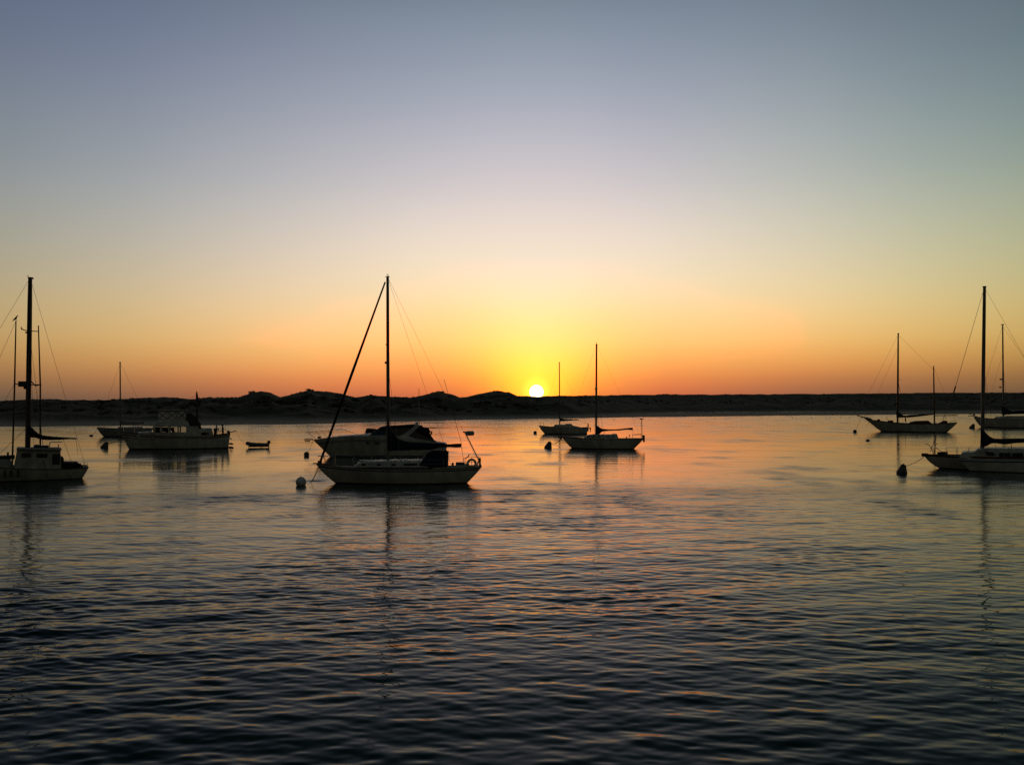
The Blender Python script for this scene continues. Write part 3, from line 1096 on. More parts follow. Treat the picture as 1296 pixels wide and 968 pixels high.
ar = b.poly([(500, 554.5), (512, 549), (523, 540.5), (527, 537), (532, 538), (524, 545.5), (517, 552), (530, 556.5), (551, 560.5), (552, 562.5), (520, 560.5), (504, 559)], -1.62, -1.44, 'gelcoat', 'radar_arch', bev=.04)
b.poly([(500, 554.5), (512, 549), (523, 540.5), (527, 537), (532, 538), (524, 545.5), (517, 552), (530, 556.5), (551, 560.5), (552, 562.5), (520, 560.5), (504, 559)], 1.44, 1.62, 'gelcoat', 'radar_arch', bev=.04, ref=-1.62)
b.boxes([(527.5, 537.8, 0, .4, 3.0, .16), (527.5, 535.5, 0, .25, .5, .2)], 'gelcoat', 'arch_beam')
b.poly([(526, 540), (534, 538.6), (543, 547.5), (549, 556), (553, 561), (530, 557), (518, 551.5)], -1.38, 1.38, 'canvas_black', 'camper_canvas', inset=.15, bev=.06)
b.tubes([[(530.6, 537, .4), (530.4, 514, .4), (530.2, 491.5, .4)]], [.035, .03, .02], 'offwhite', 'whip_antenna')
b.windows([(463, 559.5, 468, 561.5), (474, 559.7, 480, 561.7)], -1.98, 'glass_dark', 'porthole')
b.tubes([[(400, 556, -.3), (390, 547, -.2), (388, 547, 0), (390, 547, .2), (400, 556, .3)], [(390, 547, -.2), (432, 543, -1.25), (452, 549.5, -1.5)], [(390, 547, .2), (432, 543, 1.25), (452, 549.5, 1.5)],
         [(408, 554.6, -.6), (400, 546, -.5)], [(415, 554, -.85), (407, 545.3, -.75)], [(423, 553.5, -1.1), (415, 544.6, -.95)]], .017, 'steel', 'bow_rail')
b.boxes([(391, 556, 0, .75, .5, .1), (387.5, 556, 0, .45, .2, .07), (389, 558, 0, .5, .12, .08), (404, 553.6, 0, .3, .3, .2)], 'alu', 'bow_platform')
b.rope((396, 558, 0), b.p(389.6, 572, -.4), .1, .012)

# ------------------------------------------------------------------ dark covered boat beyond the cruiser
b = Boat('covered_motorboat', 505, 561.5, 2.6, 'dark canvas covered motorboat mostly hidden beyond the white motor cruiser', 'motorboat')
b.hull((456, 549.5), 466, [(475, 549.8), (510, 550)], (546, 549.5), 545, transom=.85, stripe=None, mats=('stripe', 'boot', 'stripe'))
b.deck('deck')
b.poly([(461, 550.5), (463, 543.4), (464.5, 542.4), (478, 544), (486, 546), (497, 541.6), (512, 540.6), (530, 539.6), (541, 541.5), (543.5, 543), (545, 546.8), (543, 550), (546, 551.5), (544, 553)], -1.15, 1.15, 'canvas_black', 'cover', inset=.25, bev=.1)
b.tubes([[(530, 541.3, -.2), (551.5, 541.6, -.2)], [(534, 541, .3), (534, 537.5, .3)]], .045, 'black', 'boom_crutch')
b.boxes([(546, 547.5, 0, .2, .3, .4)], 'black', 'outboard_motor')

# ------------------------------------------------------------------ motorsailer at the left edge
b = Boat('motorsailer', 40, 608.5, 3.3, 'pale wheelhouse motorsailer with tall mast and two upright outrigger poles, cut by the left edge', 'sailboat', GB)
b.hull((-104, 583), -88, [(-60, 588), (0, 592.3), (60, 594), (92, 593)], (112.3, 591.2), 104.5, transom=.72, stripe=(1, 2), mats=('offwhite', 'boot', 'grey_hull'))
b.deck(); b.rail(.03, 'wood')
wh = b.poly([(17, 592), (21.5, 569), (76.8, 569.5), (77.5, 594), (18, 594)], -1.05, 1.05, 'offwhite', 'wheelhouse', inset=.1, bev=.05)
b.poly([(20.5, 569.2), (21, 567.3), (78, 568), (78, 570)], -1.15, 1.15, 'deck', 'roof', bev=.03, parent=wh)
b.windows([(27, 573.5, 39, 578.6), (46.5, 574, 60, 579)], -1.0, 'glass_dark', 'window', wh)
b.windows([(66, 574.5, 76, 589)], -1.0, 'black', 'doorway', wh)
b.poly([(77, 594), (77, 578.5), (79.8, 579), (80, 585.5), (99, 585.5), (101, 588.5), (104, 588.5), (107, 593.5)], -1.0, 1.0, 'canvas_black', 'cockpit_cover', inset=.1, bev=.05)
b.poly([(-40, 592), (-34, 582), (12, 581.5), (17, 592)], -.8, .8, 'offwhite', 'foredeck_cabin', inset=.1)
b.boxes([(2, 578.6, 0, 1.5, .8, .25), (10, 575.5, .2, .12, .12, .35)], 'black', 'hatch')
ms = b.mast((35, 570), (38.2, 351), .16, .12, 'spar_dark')
b.boxes([(39.3, 352.2, 0, .3, .12, .12)], 'black', 'masthead_fitting', ms)
b.tubes([[(35.5, 352, 0), (35.3, 348.3, 0)]], .02, 'black', 'wind_vane', ms)
b.tubes([[(37, 419, 0), (48.5, 419.4, 0)], [(37, 419.6, 0), (26.5, 416.4, 0)]], .03, 'spar_dark', 'spreader', ms)
b.tubes([[(18, 486, 0), (35.8, 486.8, 0), (52.5, 487, 0)], [(36, 479, 0), (45, 488.5, 0), (52, 486.5, 0)]], .035, 'spar_dark', 'pole_spreader', ms)
b.boxes([(29.5, 486, -.05, .6, .5, .36), (33.5, 490.5, 0, .35, .3, .2)], 'black', 'radar', ms)
b.boxes([(34.2, 421, 0, .22, .16, .1)], 'black', 'floodlight', ms)
for (a, c_, t, y) in (((15.5, 590), (18.5, 486), (20.2, 406), -.9), ((51, 577), (51, 487), (48.6, 412), .7)):
    b.tubes([[(*a, y), (*c_, y), (*t, y)]], [.055, .05, .035], 'spar_dark', 'outrigger_pole')
b.lines([((38, 352), (-100, 583)), ((38.4, 352), (108, 590)), ((20.2, 406), (-60, 588, .5)), ((18, 486), (-40, 590, .8))], .009)
b.shrouds(37.4, 353, 419, 575, spr=.5, parent=ms, r=.008)
b.lines([((35.5, 540), (-12, 585))], .012, 'rope', 'topping_lift')
b.tubes([[(36, 552.5), (96.5, 555)]], .05, 'spar_dark', 'boom')
b.sail([(34.5, 538, 552), (40, 540.5, 552.8), (46, 546.5, 554.2), (52, 550, 556.2), (60, 551.5, 556.8), (75, 552.8, 556.6), (88, 553.6, 555.8), (97, 554, 555.9)], 'canvas_black', seed=5)
b.lines([((80, 556.3), (90.5, 584)), ((96, 556), (98.8, 575))], .01, 'rope', 'sheet')
b.tubes([[(62.5, 567.8, -.7), (63, 560.5, -.7), (64.5, 559.3, -.7), (78.5, 559.3, -.7)], [(62.5, 567.8, .5), (63, 560.5, .5), (64.5, 559.3, .5), (78.5, 559.3, .5)], [(74.5, 567.8, -.7), (74, 562, -.7)], [(63, 566.3, -.7), (74.5, 566.3, -.7)], [(78.3, 559.3, -.7), (78.3, 559.3, .5)], [(63, 560.5, -.7), (63, 560.5, .5)]], .03, 'steel', 'roof_rack')
b.boxes([(52, 565.5, .2, .9, .8, .2), (46.5, 564, .2, .3, .2, .15)], 'black', 'roof_liferaft')
b.tubes([[(55, 582, -1.1), (58, 595, -1.45), (59.5, 605, -1.62)]], .03, 'rope', 'hanging_rope')
b.tubes([[(6, 595, -1.7), (6, 604, -1.7)], [(14, 595, -1.7), (14, 604, -1.7)], [(23, 594.5, -1.7), (23, 604, -1.7)]], .05, 'stripe', 'fender', each=True)
b.lifelines([-60, -30, 0, 16], h=.55)
b.tubes([[(104, 592, -.9), (106, 586, -.9), (111, 586, -.6), (111, 591, -.6)]], .014, 'steel', 'stern_rail')
MOTORSAILER = b

# ------------------------------------------------------------------ far left sloop (behind the trawler)
b = Boat('sailboat', 158, 552.5, 2.7, 'small dark sloop with a bare mast, partly hidden behind the trawler yacht', 'sailboat', GB)
b.hull((122.5, 541), 131, [(145, 542.5), (170, 543)], (194, 542), 188, transom=.6, stripe=None, mats=('grey_hull', 'boot', 'stripe'))
b.deck(); b.rail(.03)
b.poly([(146, 544), (150, 540.5), (180, 540), (183, 544)], -.8, .8, 'offwhite', 'cabin_trunk', inset=.1)
ms = b.mast((152.5, 542), (152, 459), .1, .08)
b.boxes([(152, 458.6, 0, .3, .08, .12)], 'black', 'masthead_fitting', ms)
b.lines([((151.8, 461), (124, 540)), ((152.2, 460), (193, 541))], .012)
b.shrouds(152, 460, 500, 543, spr=.6, parent=ms)
b.tubes([[(153, 536), (182, 535)]], .05, 'alu', 'boom')
b.sail([(152.5, 532, 537), (160, 533.5, 537), (182, 534, 536.3)], 'canvas_pale', seed=8)
b.pulpit(124, 536.5, 132)
b.rope((123, 542.5), b.p(116, 551), .15, .02)

# ------------------------------------------------------------------ trawler yacht
b = Boat('trawler_yacht', 225, 568.5, 4.0, 'white trawler yacht with flybridge enclosure and people in the stern, left of the towed dinghy', 'motorboat')
b.hull((154, 547), 163.5, [(175, 549.5), (200, 551.5), (240, 552.5), (270, 552)], (291, 549.5), 289, transom=.85, stripe=(2, 3), mats=('gelcoat', 'boot', 'wood'), bowpow=.75)
dk = b.deck('deck', .45); b.rail(.045, 'wood')
b.poly([(173, 552.5), (174, 547.5), (192, 546.5), (196, 552.5)], -1.1, 1.1, 'gelcoat', 'foredeck_cabin', inset=.15)
# deckhouse: sill wall, posts, roof, so one looks right through the saloon windows
dh = b.poly([(192, 555), (193, 547.8), (250, 547.8), (250, 556)], -1.55, 1.55, 'gelcoat', 'deckhouse', bev=.03)
b.poly([(193, 541), (196.5, 536.5), (201, 533.2), (212, 531.6), (232, 531.8), (238, 533.5), (240, 539.8), (196, 539.8)], -1.55, 1.55, 'gelcoat', 'deckhouse_roof', inset=.15, parent=dh)
for y in (-1.48, 1.48):
    for (x0, x1) in ((193.5, 196), (203, 205.5), (213, 216), (224.5, 226.5), (235.5, 251)):
        a, c_ = b.p(x0, 548.2, y), b.p(x1, 539.4, y)
        post = MB()
        post.box(((a.x + c_.x) / 2, y, (a.z + c_.z) / 2), (c_.x - a.x, .09, c_.z - a.z))
        post.build('window_post', 'gelcoat', dh)
b.windows([(196, 540, 203, 548), (205.5, 540, 213, 548), (216, 540, 224.5, 548), (226.5, 540, 235.5, 548)], -1.45, 'glass', 'window', dh)
b.boxes([(199.5, 544.5, 1.2, .55, .1, .75), (209, 543.6, 1.2, .66, .1, .5), (211, 546.8, 1.2, .3, .1, .5), (218, 543, 1.2, .42, .1, .4), (219.5, 546.5, 1.2, .3, .1, .25), (228.2, 544, 1.2, .14, .1, .8)], 'canvas_black', 'curtain', dh)
fb = b.poly([(203, 533.5), (206, 529.5), (234, 529.8), (238, 531), (239, 534), (206, 534)], -1.2, 1.2, 'gelcoat', 'flybridge', inset=.1)
b.poly([(200, 520.2), (202, 518.6), (238, 518.6), (244, 519.8), (244, 521), (200.5, 521.2)], -1.3, 1.3, 'canvas_pale', 'bimini_top', parent=fb, bev=.04)
for (x0, x1) in ((200.3, 211), (212, 222.5), (225, 235)):
    pn = b.poly([(x0 - .4, 529.8), (x0 + .4, 521.3), (x1, 521.3), (x1, 529.8)], -1.22, -1.19, 'vinyl', 'vinyl_window', parent=fb, bev=.005)
    b.tubes([[(x0, 529.5, -1.25), (x1, 521.6, -1.25)], [(x0 + .4, 521.6, -1.25), (x1, 529.5, -1.25)]], .03, 'canvas_black', 'window_strap', pn)
b.tubes([[(x, 521, y), (x, 531, y)] for x in (201, 211.5, 223.7, 236) for y in (-1.2, 1.2)], .025, 'steel', 'bimini_frame', fb, each=True)
b.poly([(235.5, 531), (235.5, 523), (242, 523), (249, 529), (254, 536), (255, 543), (250, 548.5), (238, 548.5), (236.5, 540)], -1.35, 1.35, 'canvas_grey', 'rear_canvas', inset=.1)
b.poly([(249, 553.5), (250.5, 542.2), (268, 542), (271, 553.5)], -1.45, 1.3, 'gelcoat', 'aft_cabin', inset=.12)
b.windows([(254.5, 547, 264, 551)], -1.4, 'glass_dark', 'window')
ms = b.mast((249.6, 540), (249.2, 497), .1, .06, 'spar_dark')
b.tubes([[(249.2, 508), (249.4, 503), (249, 498), (248.9, 495)]], [.08, .14, .09, .03], 'canvas_black', 'furled_flag', ms)
b.lines([((249.2, 500), (157, 545)), ((249.3, 503), (288, 547))], .01)
b.tubes([[(157, 546, -.4), (156, 541, -.3), (190, 542.5, -1.7), (190, 551, -1.75)], [(170, 548, -1.2), (170, 541.8, -1.05)], [(156, 541, .3), (190, 541.5, 1.7), (190, 549, 1.75)]], .02, 'steel', 'bow_rail')
b.tubes([[(262, 552, -1.8), (262, 543, -1.7), (288, 543.5, -1.6), (288, 550, -1.65)], [(275, 552, -1.8), (275, 543.2, -1.7)]], .02, 'steel', 'stern_rail')
b.tubes([[(287, 549, 0), (292, 546.6, 0), (299, 545.2, 0)]], .05, 'spar_dark', 'boat_hook')
b.boxes([(289, 547.5, -.8, .25, .3, .5), (289.5, 549, .5, .3, .4, .35)], 'black', 'stern_locker')
b.boxes([(292, 555, 0, .12, 2.6, .1), (292.3, 561.5, 0, .4, 2.6, .12), (292, 566, 0, .5, 2.8, .1)], 'wood', 'swim_platform')
b.rope((163, 551, -.3), b.p(135.5, 561.6, -.8), .15, .03)
b.rope((299, 545.4, 0), b.p(310.3, 559.6, 1.0), .35, .012, 'tow_line')
TRAWLER = b


def person(px, py_head, y, deck_z, boat, label, lean=0.0, facing=0.0, arm=0.3, wide=1.0):
    """a standing figure grown as one skin from a jointed skeleton"""
    top = boat.p(px, py_head, y)
    H = 1.74
    base = boat.world(Vector((top.x, y, deck_z)))
    J = {'pelvis': (0, 0, .92), 'waist': (lean * .08, 0, 1.1), 'chest': (lean * .2, 0, 1.3), 'neck': (lean * .28, 0, 1.47), 'jaw': (lean * .3 + .02, 0, 1.56), 'head': (lean * .32 + .01, 0, 1.65), 'crown': (lean * .33, 0, 1.73)}
    Rr = {'pelvis': (.15 * wide, .11), 'waist': (.14 * wide, .1), 'chest': (.17 * wide, .12), 'neck': (.058, .058), 'jaw': (.07, .078), 'head': (.08, .098), 'crown': (.05, .06)}
    E = [('pelvis', 'waist'), ('waist', 'chest'), ('chest', 'neck'), ('neck', 'jaw'), ('jaw', 'head'), ('head', 'crown')]
    for s, n in ((-1, 'l'), (1, 'r')):
        J['hip' + n] = (0, s * .1, .88); J['knee' + n] = (.03, s * .12, .48); J['ank' + n] = (-.02, s * .13, .09); J['toe' + n] = (.16, s * .14, .04)
        J['sh' + n] = (lean * .22, s * .2 * wide, 1.4); J['el' + n] = (lean * .2 + .03, s * .27 * wide, 1.12); J['wr' + n] = (lean * .2 + .05 + arm * .8, s * .2, .98 + arm * .25); J['pa' + n] = (lean * .2 + .13 + arm * .85, s * .18, .96 + arm * .3)
        Rr['hip' + n] = (.095 * wide, .1); Rr['knee' + n] = (.062, .062); Rr['ank' + n] = (.043, .043); Rr['toe' + n] = (.04, .03)
        Rr['sh' + n] = (.062, .062); Rr['el' + n] = (.047, .047); Rr['wr' + n] = (.032, .028); Rr['pa' + n] = (.042, .024)
        E += [('pelvis', 'hip' + n), ('hip' + n, 'knee' + n), ('knee' + n, 'ank' + n), ('ank' + n, 'toe' + n), ('chest', 'sh' + n), ('sh' + n, 'el' + n), ('el' + n, 'wr' + n), ('wr' + n, 'pa' + n)]
        for k in range(4):
            nm = f'f{k}{n}'
            p0 = Vector(J['pa' + n]); L = (.075, .085, .08, .062)[k]
            J[nm] = tuple(p0 + Vector((L * .8, (k - 1.5) * .02, -L * .5))); Rr[nm] = (.009, .009)
            E.append(('pa' + n, nm))
        J['th' + n] = tuple(Vector(J['wr' + n]) + Vector((.05, -s * .06, -.02))); Rr['th' + n] = (.011, .011); E.append(('wr' + n, 'th' + n))
    names = list(J)
    me = bpy.data.meshes.new('person')
    me.from_pydata([J[k] for k in names], [(names.index(a), names.index(c)) for a, c in E], [])
    o = link(bpy.data.objects.new('person', me))
    sk = o.modifiers.new('skin', 'SKIN'); sk.use_smooth_shade = True
    for i, k in enumerate(names):
        d = me.skin_vertices[0].data[i]; d.radius = Rr[k]; d.use_root = (k == 'pelvis')
    sb = o.modifiers.new('sub', 'SUBSURF'); sb.levels = 2; sb.render_levels = 2
    me.materials.append(M['cloth'])
    bpy.context.view_layer.update()
    ev = o.evaluated_get(bpy.context.evaluated_depsgraph_get())
    nm_ = bpy.data.meshes.new_from_object(ev)
    o.modifiers.clear(); o.data = nm_
    nm_.materials.clear(); nm_.materials.append(M['cloth']); nm_.materials.append(M['skin'])
    for pl in nm_.polygons:
        c_ = pl.center
        if c_.z > 1.5 or (c_.z < 1.15 and abs(c_.y) > .12 and c_.x > lean * .2 + .07 + arm * .7):
            pl.material_index = 1
    o.location = base; o.rotation_euler = (0, 0, facing)
    hx = Vector(J['head'])
    mb = MB()
    mb.ball(hx + Vector((-.022, 0, .03)), .098, 12, squash=(.95, .84, .92))
    mb.build('hair', 'hair', o, True)
    fc = MB()
    fc.ball(hx + Vector((.1, 0, -.02)), .017, 8, squash=(1.1, .7, 1.3))
    for s in (-1, 1):
        fc.ball(hx + Vector((.0, s * .083, -.02)), .024, 8, squash=(.7, .4, 1.2))
    fc.build('face', 'skin', o, True)
    ey = MB()
    for s in (-1, 1):
        ey.ball(hx + Vector((.085, s * .032, .01)), .01, 8)
    ey.tube([hx + Vector((.082, -.022, -.068)), hx + Vector((.088, .022, -.068))], .005, 5)
    ey.build('eyes', 'hair', o, True)
    tag(o, label, 'person')
    return o


person(282.2, 537.6, -.1, .88, TRAWLER, 'slim dark clothed person standing upright at the stern of the trawler yacht', 0.1, R(200), .15, 1.25)
person(272.5, 538.5, -.7, .80, TRAWLER, 'stocky dark clothed person leaning beside the aft cabin of the trawler yacht', .5, R(-20), .35, 1.6)

# ------------------------------------------------------------------ towed dinghy
b = Boat('dinghy', 326, 566.6, 1.6, 'small dark inflatable dinghy with outboard, afloat alone right of the trawler yacht', 'dinghy')
mb = MB()
B_ = .6
path = [b.p(340, 563.4, -B_), b.p(330, 563.4, -B_), b.p(318, 562.6, -B_ * .95), b.p(312.5, 561, -B_ * .6), b.p(310.6, 559.8, 0)]
pts = [Vector(q) for q in path]
full = pts + [Vector((q.x, -q.y, q.z)) for q in reversed(pts[:-1])]
mb.tube(full, [.16, .21, .21, .2, .19, .2, .21, .21, .16], 12)
mb.build('inflatable_tube', 'rubber', b.root, True)
fl = MB(); a = b.p(338, 565); fl.box((a.x / 2 + b.p(314, 565).x / 2, 0, .12), (a.x - b.p(314, 565).x, 1.0, .08)); fl.build('floor_board', 'deck', b.root)
b.boxes([(337.5, 562.5, 0, .06, 1.1, .45)], 'wood', 'transom')
b.boxes([(325, 562.3, 0, .25, 1.1, .05)], 'wood', 'seat')
om = b.boxes([(340.3, 559.4, 0, .34, .28, .34)], 'black', 'outboard_motor')
b.boxes([(340.2, 563.5, 0, .12, .1, .6)], 'black', 'outboard_leg', om)

# ------------------------------------------------------------------ far middle sloop
b = Boat('sailboat', 712, 549.4, 2.6, 'small pale sloop without forestay sail, farthest boat under the setting sun', 'sailboat', GB)
b.hull((682, 538.6), 689, [(695, 540), (715, 541.3), (730, 541.5)], (744, 541), 743, transom=.7, stripe=None, mats=('gelcoat', 'boot', 'stripe'))
b.deck(); b.rail(.03)
b.poly([(699, 541.5), (702, 537.6), (715, 537.2), (716.5, 536.2), (723, 536.2), (725, 538.5), (734, 540.5), (734, 542)], -.8, .8, 'gelcoat', 'cabin_trunk', inset=.12)
ms = b.mast((708.3, 538), (708, 459), .09, .07)
b.boxes([(708, 458.8, 0, .25, .06, .12)], 'black', 'masthead_fitting', ms)
b.lines([((708, 461), (683, 538.5)), ((708, 460), (743, 540.5))], .006)
b.shrouds(708.1, 460, 496, 541, spr=.6, parent=ms, r=.006)
b.tubes([[(708.5, 532.4), (733, 531.2)]], .04, 'alu', 'boom')
b.sail([(708, 528.5, 533.2), (712, 530, 533), (720, 530.6, 532.4), (733, 530.6, 531.6)], 'canvas', seed=11)
b.boxes([(744.3, 539.5, .2, .2, .25, .9), (744.2, 542, 0, .16, .2, 1.0)], 'black', 'rudder')
b.boxes([(747, 542.2, -.3, .26, .25, .36), (747, 545.3, -.3, .12, .12, .5)], 'black', 'outboard_motor')
b.pulpit(680.5, 534.6, 688)
b.tubes([[(733, 541.5, -.8), (733, 534.4, -.8), (744, 535.6, -.6), (744, 541, -.6)]], .014, 'steel', 'stern_rail')
b.rope((681.5, 538.8), b.p(678.4, 546.6), .05, .014)

# ------------------------------------------------------------------ middle sloop
b = Boat('sailboat', 765, 568.3, 2.8, 'white sloop with dark furled mainsail and tall stern pole, right of the sun', 'sailboat', GB)
b.hull((712, 553.2), 723.5, [(730, 554.6), (750, 555.8), (780, 556)], (814.5, 555.4), 802, transom=.5, stripe=None, mats=('gelcoat', 'boot', 'stripe'))
b.deck(); b.rail(.035)
cab = b.poly([(736, 556.5), (742, 551), (750, 549.8), (773, 550), (777, 549.2), (781, 549.4), (783.5, 556.5)], -.9, .9, 'gelcoat', 'cabin_trunk', inset=.1)
b.windows([(743, 552, 746, 554), (749.5, 552, 752.5, 554), (756.5, 552, 759.5, 554), (768, 552.5, 771.5, 553.8), (774.5, 552.5, 777.5, 553.8)], -.83, 'glass_dark', 'porthole', cab)
b.poly([(783, 556.5), (785, 554.5), (806, 554.3), (810, 556.5)], -.9, -.7, 'gelcoat', 'cockpit_coaming')
ms = b.mast((754.4, 551), (755, 435.5), .11, .085)
b.tubes([[(753.4, 436.4), (756.6, 436.4)], [(755, 436), (755, 433)]], .03, 'black', 'masthead_fitting', ms)
b.boxes([(754.3, 492, 0, .3, .12, .12), (754.3, 495, 0, .2, .1, .1)], 'black', 'deck_light', ms)
b.lines([((754.8, 437), (714, 552.5)), ((755.2, 436.5), (812, 554.5))], .006)
b.shrouds(754.8, 437, 493, 555, spr=.65, parent=ms, r=.007)
b.tubes([[(755, 544.7), (801, 543)]], .05, 'alu', 'boom')
b.sail([(753.4, 537, 552), (757, 539.5, 551), (761, 541.8, 547), (768, 543, 545.6), (785, 542.7, 544.7), (795, 541.5, 543.8), (800.8, 541, 544.5)], 'canvas', seed=13)
b.lines([((801, 544), (801, 552))], .014, 'rope', 'sheet')
b.tubes([[(765.5, 545.5), (765.5, 550)]], .02, 'alu', 'boom_crutch')
sp_ = b.tubes([[(811.6, 555, .2), (811.6, 531, .2)], [(813, 555, -.2), (812.4, 531.5, -.2)]], .022, 'steel', 'stern_pole')
b.boxes([(812, 530.2, 0, .42, .3, .12)], 'black', 'wind_generator', sp_)
b.tubes([[(800.5, 556, -.8), (800.5, 550, -.8), (813, 550, -.6), (813, 556, -.6)], [(800.5, 550, .8), (813, 550, .6)], [(802, 549.6, -.75), (812, 549.6, -.75)]], .025, 'steel', 'stern_rail')
b.boxes([(814.3, 553.5, -.3, .3, .3, .5), (814.9, 556.5, -.3, .2, .2, .5)], 'black', 'outboard_motor')
b.boxes([(793, 553.5, 0, .14, .14, .16), (796.5, 551.5, .2, .08, .08, .35)], 'black', 'winch')
b.boxes([(709.5, 552.8, 0, .55, .16, .09), (710, 555, 0, .16, .1, .3)], 'wood', 'bowsprit')
b.rope((710.5, 554, -.1), b.p(697, 561, -.6), .28, .03)

# ------------------------------------------------------------------ ketch
b = Boat('ketch', 1155, 546.8, 3.8, 'two masted white ketch with long bowsprit and sweeping sheer, before the right shore', 'sailboat', GB)
b.hull((1094, 529.6), 1115, [(1102, 531.2), (1118, 533.6), (1145, 536.2), (1180, 536.6)], (1211.5, 535.2), 1198.5, transom=.45, stripe=None, mats=('gelcoat', 'boot', 'stripe'), stemcurve=1.0)
b.deck(); b.rail(.06)
b.tubes([[(1103, 530.5), (1094, 528.2), (1084.5, 525.8)]], [.12, .11, .07], 'wood', 'bowsprit')
ms = b.mast((1136, 535), (1136.8, 423), .16, .11, 'wood')
mz = b.mast((1182.6, 536.5), (1181.6, 463), .12, .08, 'wood', name='mizzen_mast')
b.boxes([(1136.9, 422.4, 0, .3, .1, .2)], 'black', 'masthead_fitting', ms)
b.boxes([(1138, 480.5, 0, .5, .06, .06)], 'black', 'deck_light', ms)
b.lines([((1136.7, 424), (1085, 526)), ((1136.6, 440), (1097, 529.5)), ((1136.8, 424), (1181.6, 468)), ((1181.6, 464), (1210, 535))], .013)
b.shrouds(1136.5, 425, 480, 536, spr=.8, parent=ms, r=.011, aft=.8)
b.shrouds(1181.8, 464, 500, 536.5, spr=.6, parent=mz, r=.011, both=False)
b.tubes([[(1136.5, 527.2), (1180.5, 524.4)]], .08, 'wood', 'boom')
b.tubes([[(1183, 526), (1212, 525.4)]], .07, 'wood', 'mizzen_boom')
b.sail([(1134.4, 520, 528.8), (1138, 521.5, 528.6), (1142, 524.8, 528.4), (1152, 525, 528.2), (1165, 524.4, 526.8), (1181, 523.4, 524.8)], 'canvas', seed=17)
cab = b.poly([(1149, 537), (1152, 534), (1160, 532.8), (1175, 532.4), (1179, 535.5), (1180, 537)], -1.1, 1.1, 'wood', 'cabin_trunk', inset=.12)
b.windows([(1155, 534, 1158, 535.6), (1163, 533.7, 1167, 535.6), (1170, 533.7, 1174, 535.6)], -1.0, 'glass_dark', 'porthole', cab)
b.boxes([(1112, 531.5, 0, .5, .5, .3), (1127, 533, 0, .9, .6, .3), (1122.5, 529.6, 0, .08, .08, .6), (1146, 531.2, .3, .2, .2, .7)], 'wood', 'deck_gear')
b.poly([(1186, 537), (1190, 534.5), (1195, 532.2), (1199, 532.6), (1200, 537)], -.8, .8, 'wood', 'companionway', inset=.1)
b.tubes([[(1203, 536, -1), (1203, 533, -1), (1210.5, 532.4, -.8), (1210.5, 535.5, -.8)], [(1203, 533, 1), (1210.5, 532.4, .8)], [(1197, 532, .3), (1197, 527.5, .3)]], .03, 'steel', 'stern_rail')
b.rope((1090, 527.5), b.p(1083, 544.5), .1, .02); b.rope((1090, 528), b.p(1114, 544, -.2), .25, .018, 'bobstay'); b.lines([((1099, 534), (1097, 540))], .014, 'rope', 'anchor_line')
b.tubes([[(1104, 531, -.6), (1101, 527.3, -.5), (1094, 526.5, 0), (1101, 527.3, .5), (1104, 531, .6)]], .025, 'steel', 'bow_rail')

# ------------------------------------------------------------------ far right sloop
b = Boat('sailboat', 1290, 541.6, 4.2, 'large white sloop with radar on its mast, far right edge, behind the nearer sloop', 'sailboat', GB)
b.hull((1232, 526.8), 1242, [(1245, 529), (1270, 530.5), (1310, 530.8)], (1350, 529.5), 1342, transom=.6, stripe=None, mats=('gelcoat', 'boot', 'stripe'))
b.deck(); b.rail(.05)
b.poly([(1256, 531), (1260, 527.5), (1275, 526.5), (1320, 526.5), (1324, 531)], -1.3, 1.3, 'gelcoat', 'cabin_trunk', inset=.2)
b.windows([(1276, 528, 1282, 529.6), (1285, 528, 1292, 529.6), (1298, 528, 1304, 529.6)], -1.15, 'glass_dark', 'porthole')
ms = b.mast((1270, 529), (1269, 411.5), .15, .12)
b.boxes([(1268.8, 410.8, 0, .5, .1, .2)], 'black', 'masthead_fitting', ms)
b.boxes([(1267, 480, -.2, .55, .5, .3), (1266, 490, -.2, .4, .3, .3)], 'offwhite', 'radar', ms)
b.lines([((1269, 412), (1233, 526)), ((1269, 413), (1348, 529)), ((1269, 448), (1246, 528.5))], .016)
b.shrouds(1269, 412, 450, 530, spr=1.0, parent=ms, r=.011)
b.tubes([[(1271, 524), (1330, 522)]], .1, 'alu', 'boom')
b.sail([(1268, 513, 525.5), (1272, 515, 525), (1277, 519, 524.6), (1290, 519.6, 523.8), (1310, 519.6, 523), (1330, 520, 522.8)], 'canvas', seed=19)
b.poly([(1306, 530), (1309, 521), (1326, 520.5), (1330, 530)], -1.3, 1.3, 'canvas', 'dodger', inset=.2)
b.tubes([[(1237, 527.5, -.4), (1228.5, 524, -.2), (1226, 524.2, 0), (1228.5, 524, .2), (1237, 527.5, .4)]], .05, 'steel', 'bow_rail')
b.boxes([(1229, 526.3, 0, 1.0, .4, .14), (1233, 524.6, 0, .3, .3, .4)], 'alu', 'anchor_roller')
b.lifelines([1245, 1262, 1280, 1300], h=.7)

